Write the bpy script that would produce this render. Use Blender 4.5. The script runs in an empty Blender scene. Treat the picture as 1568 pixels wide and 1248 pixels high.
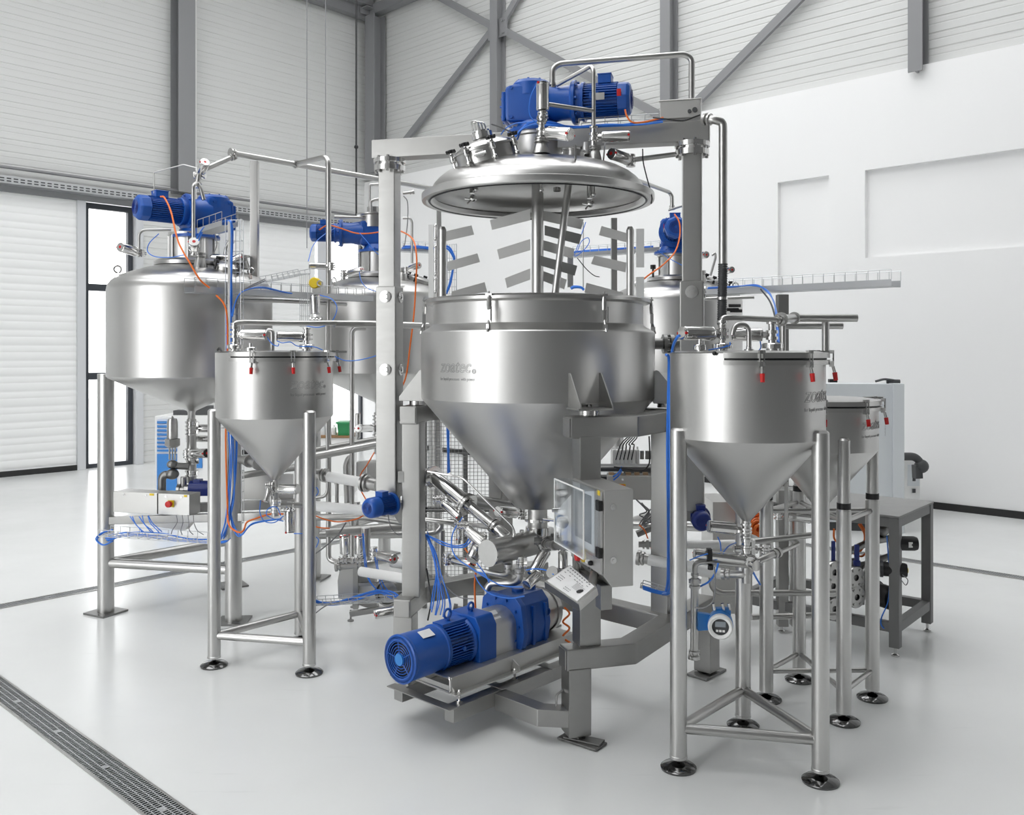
import bpy, bmesh, math, random
from mathutils import Vector, Matrix
V = Vector
random.seed(7)
SC = bpy.context.scene
COL = SC.collection
PI = math.pi
# ------------------------------------------------------------------ camera numbers (frame 1568 x 1248)
F, CX, CY, H = 1370.0, 784.0, 537.0, 1.7
def W(px, py, Y):            # world point seen at pixel (px,py) at depth Y
    return V(((px-CX)/F*Y, Y, H-(py-CY)/F*Y))
def G(px, py, z=0.0):        # world point seen at pixel on the level z
    Y = (H-z)*F/(py-CY)
    return V(((px-CX)/F*Y, Y, z))
def Pt(p):
    return p if isinstance(p, Vector) else W(*p)
A = V((.679, .734, 0)); B = V((.734, -.679, 0)); Z = V((0, 0, 1)); X = V((1, 0, 0)); Yv = V((0, 1, 0))
def rotz(d): return V((math.cos(math.radians(d)), math.sin(math.radians(d)), 0))

# ------------------------------------------------------------------ materials
def mat(name, col, rough=.5, metal=0., bump=0., bscale=40., aniso=0., trans=0., alpha=1., emit=None, mix=None, mixscale=3., stretch=None, spec=.5, rvar=0., coat=0.):
    m = bpy.data.materials.new(name); m.use_nodes = True
    nt = m.node_tree; b = nt.nodes['Principled BSDF']
    b.inputs['Base Color'].default_value = (*col, 1)
    b.inputs['Roughness'].default_value = rough
    b.inputs['Metallic'].default_value = metal
    b.inputs['Specular IOR Level'].default_value = spec
    if coat: b.inputs['Coat Weight'].default_value = coat; b.inputs['Coat Roughness'].default_value = .1
    if aniso:
        b.inputs['Anisotropic'].default_value = aniso
        t = nt.nodes.new('ShaderNodeTangent'); t.direction_type = 'RADIAL'; t.axis = 'Z'
        nt.links.new(t.outputs[0], b.inputs['Tangent'])
    if trans:
        b.inputs['Transmission Weight'].default_value = trans; b.inputs['IOR'].default_value = 1.05
    if alpha < 1: b.inputs['Alpha'].default_value = alpha
    if emit:
        b.inputs['Emission Color'].default_value = (*emit[0], 1); b.inputs['Emission Strength'].default_value = emit[1]
    if bump or mix or rvar:
        tc = nt.nodes.new('ShaderNodeTexCoord'); mp = nt.nodes.new('ShaderNodeMapping')
        nt.links.new(tc.outputs['Object'], mp.inputs['Vector'])
        if stretch: mp.inputs['Scale'].default_value = stretch
        n = nt.nodes.new('ShaderNodeTexNoise'); n.inputs['Scale'].default_value = bscale; n.inputs['Detail'].default_value = 4
        nt.links.new(mp.outputs[0], n.inputs['Vector'])
        if bump:
            bp = nt.nodes.new('ShaderNodeBump'); bp.inputs['Strength'].default_value = bump; bp.inputs['Distance'].default_value = .002
            nt.links.new(n.outputs['Fac'], bp.inputs['Height']); nt.links.new(bp.outputs[0], b.inputs['Normal'])
        if rvar:
            mr = nt.nodes.new('ShaderNodeMapRange'); mr.inputs['To Min'].default_value = rough-rvar; mr.inputs['To Max'].default_value = rough+rvar
            nt.links.new(n.outputs['Fac'], mr.inputs['Value']); nt.links.new(mr.outputs[0], b.inputs['Roughness'])
        if mix:
            n2 = nt.nodes.new('ShaderNodeTexNoise'); n2.inputs['Scale'].default_value = mixscale; n2.inputs['Detail'].default_value = 5
            nt.links.new(tc.outputs['Object'], n2.inputs['Vector'])
            cr = nt.nodes.new('ShaderNodeMix'); cr.data_type = 'RGBA'
            cr.inputs[6].default_value = (*col, 1); cr.inputs[7].default_value = (*mix, 1)
            nt.links.new(n2.outputs['Fac'], cr.inputs[0]); nt.links.new(cr.outputs[2], b.inputs['Base Color'])
    return m
M = {}
M['steel'] = mat('brushed_steel', (.50, .495, .485), .30, 1, rvar=.05, bscale=30)
M['tank'] = mat('tank_steel', (.57, .565, .555), .31, 1, aniso=.6, rvar=.03, bscale=8, stretch=(1, 1, 14), bump=.02)
M['frame'] = mat('frame_steel', (.41, .405, .395), .38, 1, rvar=.08, bscale=12, stretch=(1, 1, 6), mix=(.34, .34, .33), mixscale=6)
M['polish'] = mat('polished_steel', (.68, .675, .665), .13, 1)
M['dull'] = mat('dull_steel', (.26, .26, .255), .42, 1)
M['etch'] = mat('etched_lettering', (.36, .36, .36), .5, 1)
M['blue'] = mat('blue_motor_paint', (.010, .088, .40), .33, 0, bump=.08, bscale=60, spec=.5)
M['dblue'] = mat('dark_blue_paint', (.012, .028, .19), .35)
M['lblue'] = mat('light_blue_paint', (.035, .22, .60), .4)
M['black'] = mat('black_plastic', (.012, .012, .013), .45)
M['dark'] = mat('dark_grey', (.055, .057, .06), .5)
M['white'] = mat('white_plastic', (.80, .80, .79), .4)
M['hose'] = mat('white_insulation', (.90, .90, .89), .5)
M['red'] = mat('red_plastic', (.55, .012, .012), .4)
M['yellow'] = mat('yellow_plastic', (.80, .58, .02), .4)
M['green'] = mat('green_plastic', (.02, .26, .09), .45)
M['orange'] = mat('orange_cable_skin', (.78, .16, .015), .45)
M['cblue'] = mat('blue_hose_skin', (.03, .19, .72), .35)
M['grey_paint'] = mat('grey_steel_paint', (.25, .252, .26), .5, bump=.05)
M['grey_cable'] = mat('grey_cable_skin', (.22, .22, .23), .5)
M['tray'] = mat('zinc_tray', (.52, .53, .54), .42, .9)
M['table'] = mat('grey_table_top', (.30, .30, .295), .55, mix=(.25, .25, .245), mixscale=12)
M['tframe'] = mat('grey_table_frame', (.20, .20, .20), .5)
M['panel'] = mat('cabinet_steel', (.58, .575, .56), .38, .85)
M['wwall'] = mat('white_plaster', (.91, .91, .91), .75, bump=.25, bscale=9, mix=(.88, .88, .88), mixscale=1.2)
M['siding'] = mat('white_siding', (.66, .665, .655), .5, bump=.04, bscale=3)
M['doorp'] = mat('door_panel_white', (.84, .845, .84), .5)
M['gwall'] = mat('grey_hall_wall', (.17, .17, .17), .7)
M['fwall'] = mat('pale_hall_wall', (.60, .60, .595), .7)
M['paddle'] = mat('matt_paddle_steel', (.80, .795, .78), .5, .3)
M['plate'] = mat('dark_foot_plate', (.16, .16, .155), .5, .6)
M['chrome'] = mat('dark_chrome', (.15, .15, .15), .12, 1)
M['ceil'] = mat('ceiling_sheet', (.55, .55, .55), .7)
M['skirt'] = mat('black_skirting', (.015, .015, .015), .5)
M['wframe'] = mat('pale_frame', (.60, .61, .63), .45)
M['dframe'] = mat('anthracite_window_frame', (.035, .04, .05), .45)
M['yard'] = mat('pale_yard', (.85, .85, .85), .8, bump=.2, bscale=3)
M['cabwhite'] = mat('light_grey_cabinet', (.66, .69, .71), .45)
M['wood'] = mat('brown_board', (.25, .14, .06), .6)
M['plexi'] = mat('clear_acrylic', (.95, .96, .97), .04, 0, alpha=.22)
M['glass'] = mat('window_glass', (.97, .98, .98), .02, 0, alpha=.10)
M['screen'] = mat('screen_glass', (.30, .33, .36), .12, .3)
M['sheet'] = mat('white_label_sheet', (.83, .83, .83), .5)
M['copper'] = mat('copper_wire_skin', (.45, .30, .18), .45)

def clear(name, fac, tint=(1, 1, 1)):
    m = bpy.data.materials.new(name); m.use_nodes = True; nt = m.node_tree
    for n in list(nt.nodes): nt.nodes.remove(n)
    o = nt.nodes.new('ShaderNodeOutputMaterial'); mx = nt.nodes.new('ShaderNodeMixShader'); t = nt.nodes.new('ShaderNodeBsdfTransparent'); g = nt.nodes.new('ShaderNodeBsdfGlossy'); fr = nt.nodes.new('ShaderNodeLayerWeight'); ad = nt.nodes.new('ShaderNodeMath')
    t.inputs[0].default_value = (*tint, 1); g.inputs['Roughness'].default_value = .05; g.inputs[0].default_value = (1, 1, 1, 1)
    fr.inputs[0].default_value = .35; ad.operation = 'MULTIPLY_ADD'; ad.inputs[1].default_value = .5; ad.inputs[2].default_value = fac
    nt.links.new(fr.outputs['Fresnel'], ad.inputs[0]); nt.links.new(ad.outputs[0], mx.inputs[0]); nt.links.new(t.outputs[0], mx.inputs[1]); nt.links.new(g.outputs[0], mx.inputs[2]); nt.links.new(mx.outputs[0], o.inputs[0])
    return m
M['plexi'] = clear('clear_acrylic', .05, (.96, .97, .98)); M['glass'] = clear('window_glass', .02)
def floor_mat():
    m = bpy.data.materials.new('epoxy_floor'); m.use_nodes = True
    nt = m.node_tree; b = nt.nodes['Principled BSDF']
    tc = nt.nodes.new('ShaderNodeTexCoord')
    n = nt.nodes.new('ShaderNodeTexNoise'); n.inputs['Scale'].default_value = .7; n.inputs['Detail'].default_value = 8; n.inputs['Roughness'].default_value = .65
    nt.links.new(tc.outputs['Object'], n.inputs['Vector'])
    cr = nt.nodes.new('ShaderNodeMix'); cr.data_type = 'RGBA'
    cr.inputs[6].default_value = (.67, .68, .675, 1); cr.inputs[7].default_value = (.77, .78, .775, 1)
    nt.links.new(n.outputs['Fac'], cr.inputs[0])
    # thin dark scuffs left by wheels
    w = nt.nodes.new('ShaderNodeTexNoise'); w.inputs['Scale'].default_value = 2.2; w.inputs['Detail'].default_value = 10
    mp = nt.nodes.new('ShaderNodeMapping'); mp.inputs['Rotation'].default_value = (0, 0, .75); mp.inputs['Scale'].default_value = (1, 9, 1)
    nt.links.new(tc.outputs['Object'], mp.inputs['Vector']); nt.links.new(mp.outputs[0], w.inputs['Vector'])
    rp = nt.nodes.new('ShaderNodeValToRGB'); rp.color_ramp.elements[0].position = .66; rp.color_ramp.elements[0].color = (0, 0, 0, 1)
    rp.color_ramp.elements[1].position = .8; rp.color_ramp.elements[1].color = (.25, .25, .25, 1)
    nt.links.new(w.outputs['Fac'], rp.inputs[0])
    c2 = nt.nodes.new('ShaderNodeMix'); c2.data_type = 'RGBA'; c2.inputs[7].default_value = (.42, .43, .43, 1)
    nt.links.new(rp.outputs[0], c2.inputs[0]); nt.links.new(cr.outputs[2], c2.inputs[6])
    nt.links.new(c2.outputs[2], b.inputs['Base Color'])
    mr = nt.nodes.new('ShaderNodeMapRange'); mr.inputs['To Min'].default_value = .16; mr.inputs['To Max'].default_value = .30
    nt.links.new(n.outputs['Fac'], mr.inputs['Value']); nt.links.new(mr.outputs[0], b.inputs['Roughness'])
    bp = nt.nodes.new('ShaderNodeBump'); bp.inputs['Strength'].default_value = .12; bp.inputs['Distance'].default_value = .004
    n3 = nt.nodes.new('ShaderNodeTexNoise'); n3.inputs['Scale'].default_value = 5; n3.inputs['Detail'].default_value = 3
    nt.links.new(tc.outputs['Object'], n3.inputs['Vector']); nt.links.new(n3.outputs['Fac'], bp.inputs['Height']); nt.links.new(bp.outputs[0], b.inputs['Normal'])
    b.inputs['Specular IOR Level'].default_value = .5
    return m
M['floor'] = floor_mat()

# ------------------------------------------------------------------ mesh builder
def basis(d):
    d = d.normalized()
    u = d.orthogonal().normalized() if abs(d.z) > .95 else d.cross(Z).normalized()
    return u, d.cross(u).normalized(), d
def woff(o):
    s = V((0, 0, 0))
    while o is not None:
        s = s + o.location; o = o.parent
    return s
class MB:
    def __init__(s): s.v = []; s.f = []
    def add(s, vs, fs):
        n = len(s.v); s.v += [V(p) for p in vs]; s.f += [tuple(i+n for i in f) for f in fs]; return s
    def box(s, c, d, ax=None):
        c = V(c); ax = ax or (X, Yv, Z); h = [q/2 for q in d]; vs = []
        for i in (-1, 1):
            for j in (-1, 1):
                for k in (-1, 1): vs.append(c+ax[0]*(i*h[0])+ax[1]*(j*h[1])+ax[2]*(k*h[2]))
        return s.add(vs, [(0, 1, 3, 2), (4, 6, 7, 5), (0, 4, 5, 1), (2, 3, 7, 6), (0, 2, 6, 4), (1, 5, 7, 3)])
    def bar(s, p0, p1, w, h, up=None):
        p0, p1 = V(p0), V(p1); d = (p1-p0); L = d.length; d = d/L
        up = up or (Z if abs(d.z) < .95 else Yv)
        sd = d.cross(up).normalized(); u2 = sd.cross(d).normalized()
        return s.box((p0+p1)/2, (L, w, h), (d, sd, u2))
    def lathe(s, prof, p=(0, 0, 0), axis=Z, n=24, a0=0., a1=360., thick_close=False):
        p = V(p); u, w, d = basis(V(axis))
        if abs(V(axis).normalized().z) > .999: u, w, d = X, (Yv if V(axis).z > 0 else -Yv), V(axis).normalized()
        full = abs(a1-a0) >= 359.9; m = n if full else n+1
        rings = []; vs = []
        for r, h in prof:
            if r < 1e-6: rings.append([len(vs)]*m); vs.append(p+d*h)
            else:
                ring = []
                for i in range(m):
                    a = math.radians(a0+(a1-a0)*i/n); ring.append(len(vs)); vs.append(p+d*h+(u*math.cos(a)+w*math.sin(a))*r)
                rings.append(ring)
        fs = []
        for q in range(len(prof)-1):
            r0, r1 = rings[q], rings[q+1]
            for i in range(n):
                j = (i+1) % m
                f = [r0[i], r0[j], r1[j], r1[i]]; g = []
                for t in f:
                    if t not in g: g.append(t)
                if len(g) > 2: fs.append(tuple(g))
        if not full and thick_close:
            fs.append(tuple(r[0] for r in rings)); fs.append(tuple(r[-1] for r in reversed(rings)))
        return s.add(vs, fs)
    def cyl(s, p0, p1, r0, r1=None, n=16, cap=True):
        p0, p1 = V(p0), V(p1); r1 = r0 if r1 is None else r1; L = (p1-p0).length
        pr = [(r0, 0), (r1, L)]
        if cap: pr = [(0, 0)]+pr+[(0, L)]
        return s.lathe(pr, p0, p1-p0, n)
    def ring(s, c, axis, R, r, n=24, k=8):
        pr = [(R+r*math.cos(2*PI*i/k), r*math.sin(2*PI*i/k)) for i in range(k+1)]
        return s.lathe(pr, c, axis, n)
    def sphere(s, c, r, n=14, k=8, sz=1.):
        pr = [(r*math.sin(PI*i/k) if 0 < i < k else 0, -r*sz*math.cos(PI*i/k)) for i in range(k+1)]
        return s.lathe(pr, c, Z, n)
    def tube(s, pts, r, n=10, fil=0., cap=True, k=5):
        P = [V(p) for p in pts]
        if fil > 0 and len(P) > 2:
            Q = [P[0]]
            for i in range(1, len(P)-1):
                a, b, c = P[i-1], P[i], P[i+1]; d0 = (a-b); d1 = (c-b)
                t = min(fil, d0.length*.48, d1.length*.48)
                q0 = b+d0.normalized()*t; q1 = b+d1.normalized()*t
                for j in range(k+1):
                    x = j/k; Q.append(q0*(1-x)**2+b*(2*x*(1-x))+q1*x*x)
            Q.append(P[-1]); P = Q
        R = [P[0]]
        for p in P[1:]:
            if (p-R[-1]).length > 1e-5: R.append(p)
        P = R; t0 = (P[1]-P[0]).normalized(); u = basis(t0)[0]
        vs = []; fs = []; m = len(P)
        for i, p in enumerate(P):
            t = (P[min(i+1, m-1)]-P[max(i-1, 0)]).normalized()
            u = (u-t*u.dot(t)).normalized(); w = t.cross(u)
            rr = r[i] if isinstance(r, list) else r
            for j in range(n):
                a = 2*PI*j/n; vs.append(p+(u*math.cos(a)+w*math.sin(a))*rr)
        for i in range(m-1):
            for j in range(n):
                fs.append((i*n+j, i*n+(j+1) % n, (i+1)*n+(j+1) % n, (i+1)*n+j))
        if cap: fs.append(tuple(range(n-1, -1, -1))); fs.append(tuple(range((m-1)*n, m*n)))
        return s.add(vs, fs)
    def spline(s, pts, r, n=7, k=8):
        P = [V(p) for p in pts]; Q = []
        if len(P) == 2: return s.tube(P, r, n)
        E = [P[0]*2-P[1]]+P+[P[-1]*2-P[-2]]
        for i in range(1, len(E)-2):
            p0, p1, p2, p3 = E[i-1:i+3]
            for j in range(k):
                t = j/k
                Q.append(.5*((2*p1)+(p2-p0)*t+(2*p0-5*p1+4*p2-p3)*t*t+(3*p1-p0-3*p2+p3)*t**3))
        Q.append(P[-1]); return s.tube(Q, r, n)
    def prism(s, poly, ext):
        n = len(poly); a = [V(p) for p in poly]; b = [p+V(ext) for p in a]
        return s.add(a+b, [tuple(range(n-1, -1, -1)), tuple(range(n, 2*n))]+[(i, (i+1) % n, n+(i+1) % n, n+i) for i in range(n)])
    def rail(s, pts, w, h):     # level rectangular beam along a plan polyline with mitred corners
        P = [V(p) for p in pts]; m = len(P); vs = []; fs = []
        for i, p in enumerate(P):
            d0 = (P[i]-P[i-1]).normalized() if i else None; d1 = (P[i+1]-P[i]).normalized() if i < m-1 else None
            if d0 is None: d0 = d1
            if d1 is None: d1 = d0
            n0 = d0.cross(Z); n1 = d1.cross(Z); nn = (n0+n1); nn = nn/(nn.length_squared/2)
            for sx, sz in ((-1, -1), (1, -1), (1, 1), (-1, 1)): vs.append(p+nn*(sx*w/2)+Z*(sz*h/2))
        for i in range(m-1):
            for j in range(4): fs.append((i*4+j, i*4+(j+1) % 4, i*4+4+(j+1) % 4, i*4+4+j))
        fs.append((3, 2, 1, 0)); fs.append(tuple(4*(m-1)+j for j in range(4)))
        return s.add(vs, fs)
    def build(s, name, m, parent=None, bevel=0., smooth=35, label=None):
        me = bpy.data.meshes.new(name)
        off = woff(parent) if parent is not None else None
        loc = V((0, 0, 0))
        if off is None:
            xs = [p.x for p in s.v]; ys = [p.y for p in s.v]; zs = [p.z for p in s.v]
            loc = V(((min(xs)+max(xs))/2, (min(ys)+max(ys))/2, min(zs))); off = loc
        me.from_pydata([p-off for p in s.v], [], s.f); me.update()
        bm = bmesh.new(); bm.from_mesh(me)
        bmesh.ops.recalc_face_normals(bm, faces=bm.faces)
        if bevel:
            es = [e for e in bm.edges if len(e.link_faces) == 2 and e.calc_face_angle(0) > .6]
            bmesh.ops.bevel(bm, geom=es, offset=bevel, segments=2, affect='EDGES', profile=.5, clamp_overlap=True)
        bm.to_mesh(me); bm.free()
        me.shade_smooth(); me.set_sharp_from_angle(angle=math.radians(smooth))
        me.materials.append(M[m] if isinstance(m, str) else m)
        o = bpy.data.objects.new(name, me); COL.objects.link(o)
        if parent is not None: o.parent = parent
        else: o.location = loc
        if label: o['label'] = label
        if bevel:
            wn = o.modifiers.new('weighted_normal', 'WEIGHTED_NORMAL'); wn.keep_sharp = True
        return o
def tag(o, label, cat, group=None, kind=None):
    if kind: o['kind'] = kind
    if label: o['label'] = label
    if cat: o['category'] = cat
    if group: o['group'] = group
    return o
def thing(name, label, cat, loc=(0, 0, 0), group=None):
    o = bpy.data.objects.new(name, None); COL.objects.link(o); o.location = V(loc); o.empty_display_size = .1
    return tag(o, label, cat, group)
def solo(name, label, cat, mb, m, group=None, bevel=0., smooth=35, kind=None):
    return tag(mb.build(name, m, None, bevel, smooth), label, cat, group, kind)
def struct(name, mb, m, bevel=0., smooth=35):
    o = mb.build(name, m, None, bevel, smooth); o['kind'] = 'structure'; return o
def dup(o, parent=None, loc=None, label=None, rz=None):
    c = o.copy(); COL.objects.link(c); c.parent = parent
    if loc is not None: c.location = V(loc)
    if rz is not None: c.rotation_euler = (0, 0, rz)
    if label: c['label'] = label
    for ch in o.children: dup(ch, c)
    return c

# ------------------------------------------------------------------ camera, world, light
cam = bpy.data.cameras.new('camera'); co = bpy.data.objects.new('camera', cam); COL.objects.link(co)
co.location = (0, 0, H); co.rotation_euler = (PI/2, 0, 0)
cam.sensor_fit = 'HORIZONTAL'; cam.sensor_width = 36; cam.lens = 36*F/1568; cam.shift_y = (CY-624)/1568; cam.clip_end = 200
SC.camera = co
SC.view_settings.view_transform = 'Standard'; SC.view_settings.look = 'None'; SC.view_settings.gamma = 1; SC.view_settings.use_curve_mapping = False
SC.view_settings.exposure = 0.98
wd = bpy.data.worlds.new('sky'); SC.world = wd; wd.use_nodes = True
wd.node_tree.nodes['Background'].inputs[0].default_value = (.985, .995, 1, 1)
wd.node_tree.nodes['Background'].inputs[1].default_value = 2.0

# ------------------------------------------------------------------ room shell
P0 = V((-6.17, 12.77, 0))
def tl(px):                    # run along the left wall for an image column
    k = (px-CX)/F; return (k*P0.y-P0.x)/(A.x-A.y*k)
def LW(t, z, n=0.): return P0+A*t+B*n+Z*z
Q0 = V((-2.64, 16.59, 0)); D2 = V((.726, -.688, 0)); N2 = V((-.688, -.726, 0))
def tr(px):
    k = (px-CX)/F; return (k*Q0.y-Q0.x)/(D2.x-D2.y*k)
def RW(t, z, n=0.): return Q0+D2*t+N2*n+Z*z
def zat(px, py, Y): return H-(py-CY)/F*Y
TC = (Q0-P0).dot(A)
def siding(fn, t0, t1, z0, z1, mb, per=.17, g=.022, d=.008, flip=False):
    prof = []; z = z0
    while z < z1-1e-6:
        e = min(z+per, z1)
        m_ = z+per*.62
        prof += [(z, 0), (z+g*.25, -d), (z+g, -d), (z+g*1.25, 0)]
        if m_ < e: prof += [(m_, 0), (m_+.004, -d*.45), (m_+.014, -d*.45), (m_+.018, 0)]
        z = e
    prof.append((z1, 0))
    vs = []; fs = []
    for zz, n in prof: vs.append(fn(t0, zz, n)); vs.append(fn(t1, zz, n))
    for i in range(len(prof)-1): fs.append((2*i, 2*i+1, 2*i+3, 2*i+2))
    mb.add(vs, fs)
def wslab(fn, t0, t1, z0, z1, n0, n1, mb):
    vs = [fn(t, z, n) for t in (t0, t1) for z in (z0, z1) for n in (n0, n1)]
    mb.add(vs, [(0, 1, 3, 2), (4, 6, 7, 5), (0, 4, 5, 1), (2, 3, 7, 6), (0, 2, 6, 4), (1, 5, 7, 3)])
HT = 9.0
TL0 = -12.0
mb = MB(); fl = 26
mb.add([(-fl, -10, 0), (fl, -10, 0), (fl, 26, 0), (-fl, 26, 0)], [(0, 1, 2, 3)])
struct('floor', mb, 'floor')
# openings in the left wall: sectional door 1 | glazed door | siding | second sectional door | glazed window
w1a, w1b = tl(131), tl(206); d2a, d2b = tl(345), tl(482); w2a, w2b = tl(500), tl(560)
mb = MB()
siding(LW, TL0, TC+.3, 4.2, HT, mb)
siding(LW, tl(218), d2a, 0, 3.86, mb)
siding(LW, w2b, TC+.3, 0, 3.86, mb)
wslab(LW, TL0, TC+.3, 3.86, 4.2, -.2, 0, mb)
wslab(LW, w2b+.0, TC+.3, 0, 3.86, -.22, -.05, mb)
struct('wall_left', mb, 'siding')
mb = MB(); wslab(LW, TL0, TC+.2, 3.84, 4.02, 0, .05, mb); struct('trim_lintel_left', mb, 'grey_paint')
mb = MB(); siding(LW, TL0, tl(117), .07, 3.86, mb, per=.21, g=.03, d=.0045); siding(LW, d2a, d2b, .07, 3.86, mb, per=.21, g=.03, d=.0045)
dr = struct('door_1', mb, 'doorp')
mb = MB(); wslab(LW, TL0, tl(117), 0, .075, -.02, .03, mb); wslab(LW, d2a, d2b, 0, .075, -.02, .03, mb); mb.build('door_seal', 'skirt', dr)
mb = MB()
for t0, t1 in ((tl(117), tl(130)), (tl(207), tl(218)), (d2a-.12, d2a+.02), (tl(485), tl(498)), (w2b-.02, w2b+.14)):
    wslab(LW, t0, t1, 0, 3.86, -.15, .04, mb)
struct('trim_door_posts', mb, 'wframe', bevel=.004)
def glazed(name, t0, t1, zs):
    m1 = MB()
    wslab(LW, t0, t0+.07, 0, 3.84, -.14, -.06, m1); wslab(LW, t1-.07, t1, 0, 3.84, -.14, -.06, m1)
    wslab(LW, t0+.07, t1-.07, 3.76, 3.84, -.14, -.06, m1); wslab(LW, t0+.07, t1-.07, 0, .06, -.14, -.06, m1)
    for z in zs: wslab(LW, t0+.07, t1-.07, z-.05, z+.05, -.14, -.06, m1)
    o = struct(name, m1, 'dframe', bevel=.003)
    g = MB(); wslab(LW, t0+.06, t1-.06, .05, 3.78, -.105, -.095, g); g.build('pane', 'glass', o)
glazed('window_1', w1a, w1b, (1.33, 2.62))
glazed('window_2', w2a, w2b, (1.33, 2.62))
# back wall: siding above, white plaster below with two shallow recesses
RL = 21.0; zp = 4.8
mb = MB(); siding(RW, -.3, RL, zp, HT, mb); struct('wall_back_upper', mb, 'siding')
r1a, r1b = tr(1198), tr(1276); r2a = tr(1331)
def zr(px, py): t = tr(px); return zat(px, py, RW(t, 0).y)
z1t = zr(1198, 281.5); z2t = zr(1331, 263); z2b = zr(1331, 396)
pn = .12
mb = MB()
def wq(t0, t1, z0, z1, n): mb.add([RW(t0, z0, n), RW(t1, z0, n), RW(t1, z1, n), RW(t0, z1, n)], [(0, 1, 2, 3)])
wslab(RW, -.3, r1a, 0, zp, 0, pn, mb)
wslab(RW, r1a, r1b, z1t, zp, 0, pn, mb); wslab(RW, r1a, r1b, 0, z1t, 0, pn-.06, mb)
wslab(RW, r1b, r2a, 0, zp, 0, pn, mb)
wslab(RW, r2a, RL, z2t, zp, 0, pn, mb); wslab(RW, r2a, RL, z2b, z2t, 0, pn-.07, mb); wslab(RW, r2a, RL, 0, z2b, 0, pn, mb)
struct('wall_back_lower', mb, 'wwall')
mb = MB(); wslab(RW, tr(1384), RL, 0, .075, pn, pn+.015, mb); wslab(RW, -.3, tr(1384), 0, .075, pn, pn+.015, mb); struct('baseboard_back', mb, 'skirt')
# hall columns, eave beams and diagonal braces
def ibeam(mb, fn, t, w, z0, z1, n0=0.02, dep=.26):
    wslab(fn, t-w/2, t+w/2, z0, z1, n0+dep-.02, n0+dep, mb); wslab(fn, t-w/2, t+w/2, z0, z1, n0, n0+.02, mb)
    wslab(fn, t-.01, t+.01, z0, z1, n0+.02, n0+dep-.02, mb)
def column(name, fn, t, w, z0, z1, **k):
    mb = MB(); ibeam(mb, fn, t, w, z0, z1, **k); struct(name, mb, 'grey_paint')
column('trim_column_left', LW, tl(273), .27, 4.12, HT)
column('trim_column_corner', RW, .40, .26, 4.9, 7.75, n0=.05)
for px, i in ((770, 1), (1032, 2), (1412, 3)):
    column('trim_column_back_%d' % i, RW, tr(px), .15, 4.72, HT, n0=.02, dep=.2)
mb = MB(); t = tl(291); mb.cyl(LW(t, 3.9, .1), LW(t, HT, .1), .055); struct('trim_downpipe', mb, 'white')
mb = MB(); wslab(LW, TL0, TC-.1, 7.75, 8.0, .05, .2, mb); struct('trim_eave_left', mb, 'grey_paint')
mb = MB(); wslab(RW, .1, tr(690), 7.8, 7.98, .05, .2, mb); struct('trim_eave_back', mb, 'grey_paint')
mb = MB()
c = RW(.25, 7.95, .0); mb.bar(c+N2*.1, c+N2*1.4+D2*.0, .2, .02, Z); mb.bar(c+N2*.1+Z*.26, c+N2*1.4+Z*.26, .2, .02, Z); mb.bar(c+N2*.1+Z*.13, c+N2*1.4+Z*.13, .02, .25, Z)
mb.box(c+N2*.25-Z*.06, (.3, .24, .02), (D2, N2, Z)); mb.box(c+N2*.25-Z*.11, (.02, .3, .1), (D2, N2, Z))
struct('trim_roof_girder', mb, 'grey_paint')
def brace(name, a, b):
    mb = MB(); pa = RW(tr(a[0]), 0, .1); pb = RW(tr(b[0]), 0, .1)
    pa.z = zat(a[0], a[1], pa.y); pb.z = zat(b[0], b[1], pb.y)
    mb.bar(pa, pb, .05, .11, Z); struct(name, mb, 'grey_paint')
brace('trim_brace_1', (590, 262), (764, 42)); brace('trim_brace_2', (640, -26), (764, 42))
brace('trim_brace_3', (778, 46), (1030, 184)); brace('trim_brace_4', (776, 36), (870, -125)); brace('trim_brace_5', (1040, 190), (1330, -103))
mb = MB()
for px, py in ((770, 44),):
    p = RW(tr(px), 0, .12); p.z = zat(px, py, p.y); mb.box(p, (.42, .015, .3), (D2, N2, Z))
    for dx in (-.15, -.11, .11, .15):
        for dz in (-.1, .1): mb.cyl(p+D2*dx+Z*dz, p+D2*dx+Z*dz+N2*.025, .014, n=6)
struct('trim_brace_plate', mb, 'grey_paint')
# conduit pipe and perforated trunking along the left wall
zc = zat(0, 257, LW(tl(0), 0).y)
mb = MB(); mb.cyl(LW(-9.8, zc, .12), LW(TC-.2, zc, .12), .022, n=10); solo('conduit_pipe', 'thin grey conduit pipe running along the siding above the doors', 'pipe', mb, 'grey_paint')
tr_ = thing('cable_trunking', 'perforated zinc cable trunking along the left wall above the doors', 'cable tray', LW(0, zc-.2, .1))
mb = MB(); wslab(LW, -9.8, TC-.2, zc-.235, zc-.225, .02, .22, mb); wslab(LW, -9.8, TC-.2, zc-.235, zc-.13, .21, .22, mb); mb.build('channel', 'tray', tr_)
mb = MB()
t = tl(-20)
while t < TC-.3:
    for z in (zc-.165, zc-.2): wslab(LW, t, t+.055, z-.008, z+.008, .2195, .223, mb)
    t += .085
mb.build('slot', 'dark', tr_)['kind'] = 'stuff'
mb = MB(); a_, b_ = -5.5, 11.0
def slab_ab(mb, a0, a1, b0, b1, z0, z1):
    vs = [A*a+B*b+Z*z for a in (a0, a1) for b in (b0, b1) for z in (z0, z1)]
    mb.add(vs, [(0, 1, 3, 2), (4, 6, 7, 5), (0, 4, 5, 1), (2, 3, 7, 6), (0, 2, 6, 4), (1, 5, 7, 3)])
slab_ab(mb, a_, b_, -1.2, 6.0, HT, HT+.2); slab_ab(mb, a_, b_, -14, -9.6, HT, HT+.2)
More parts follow.
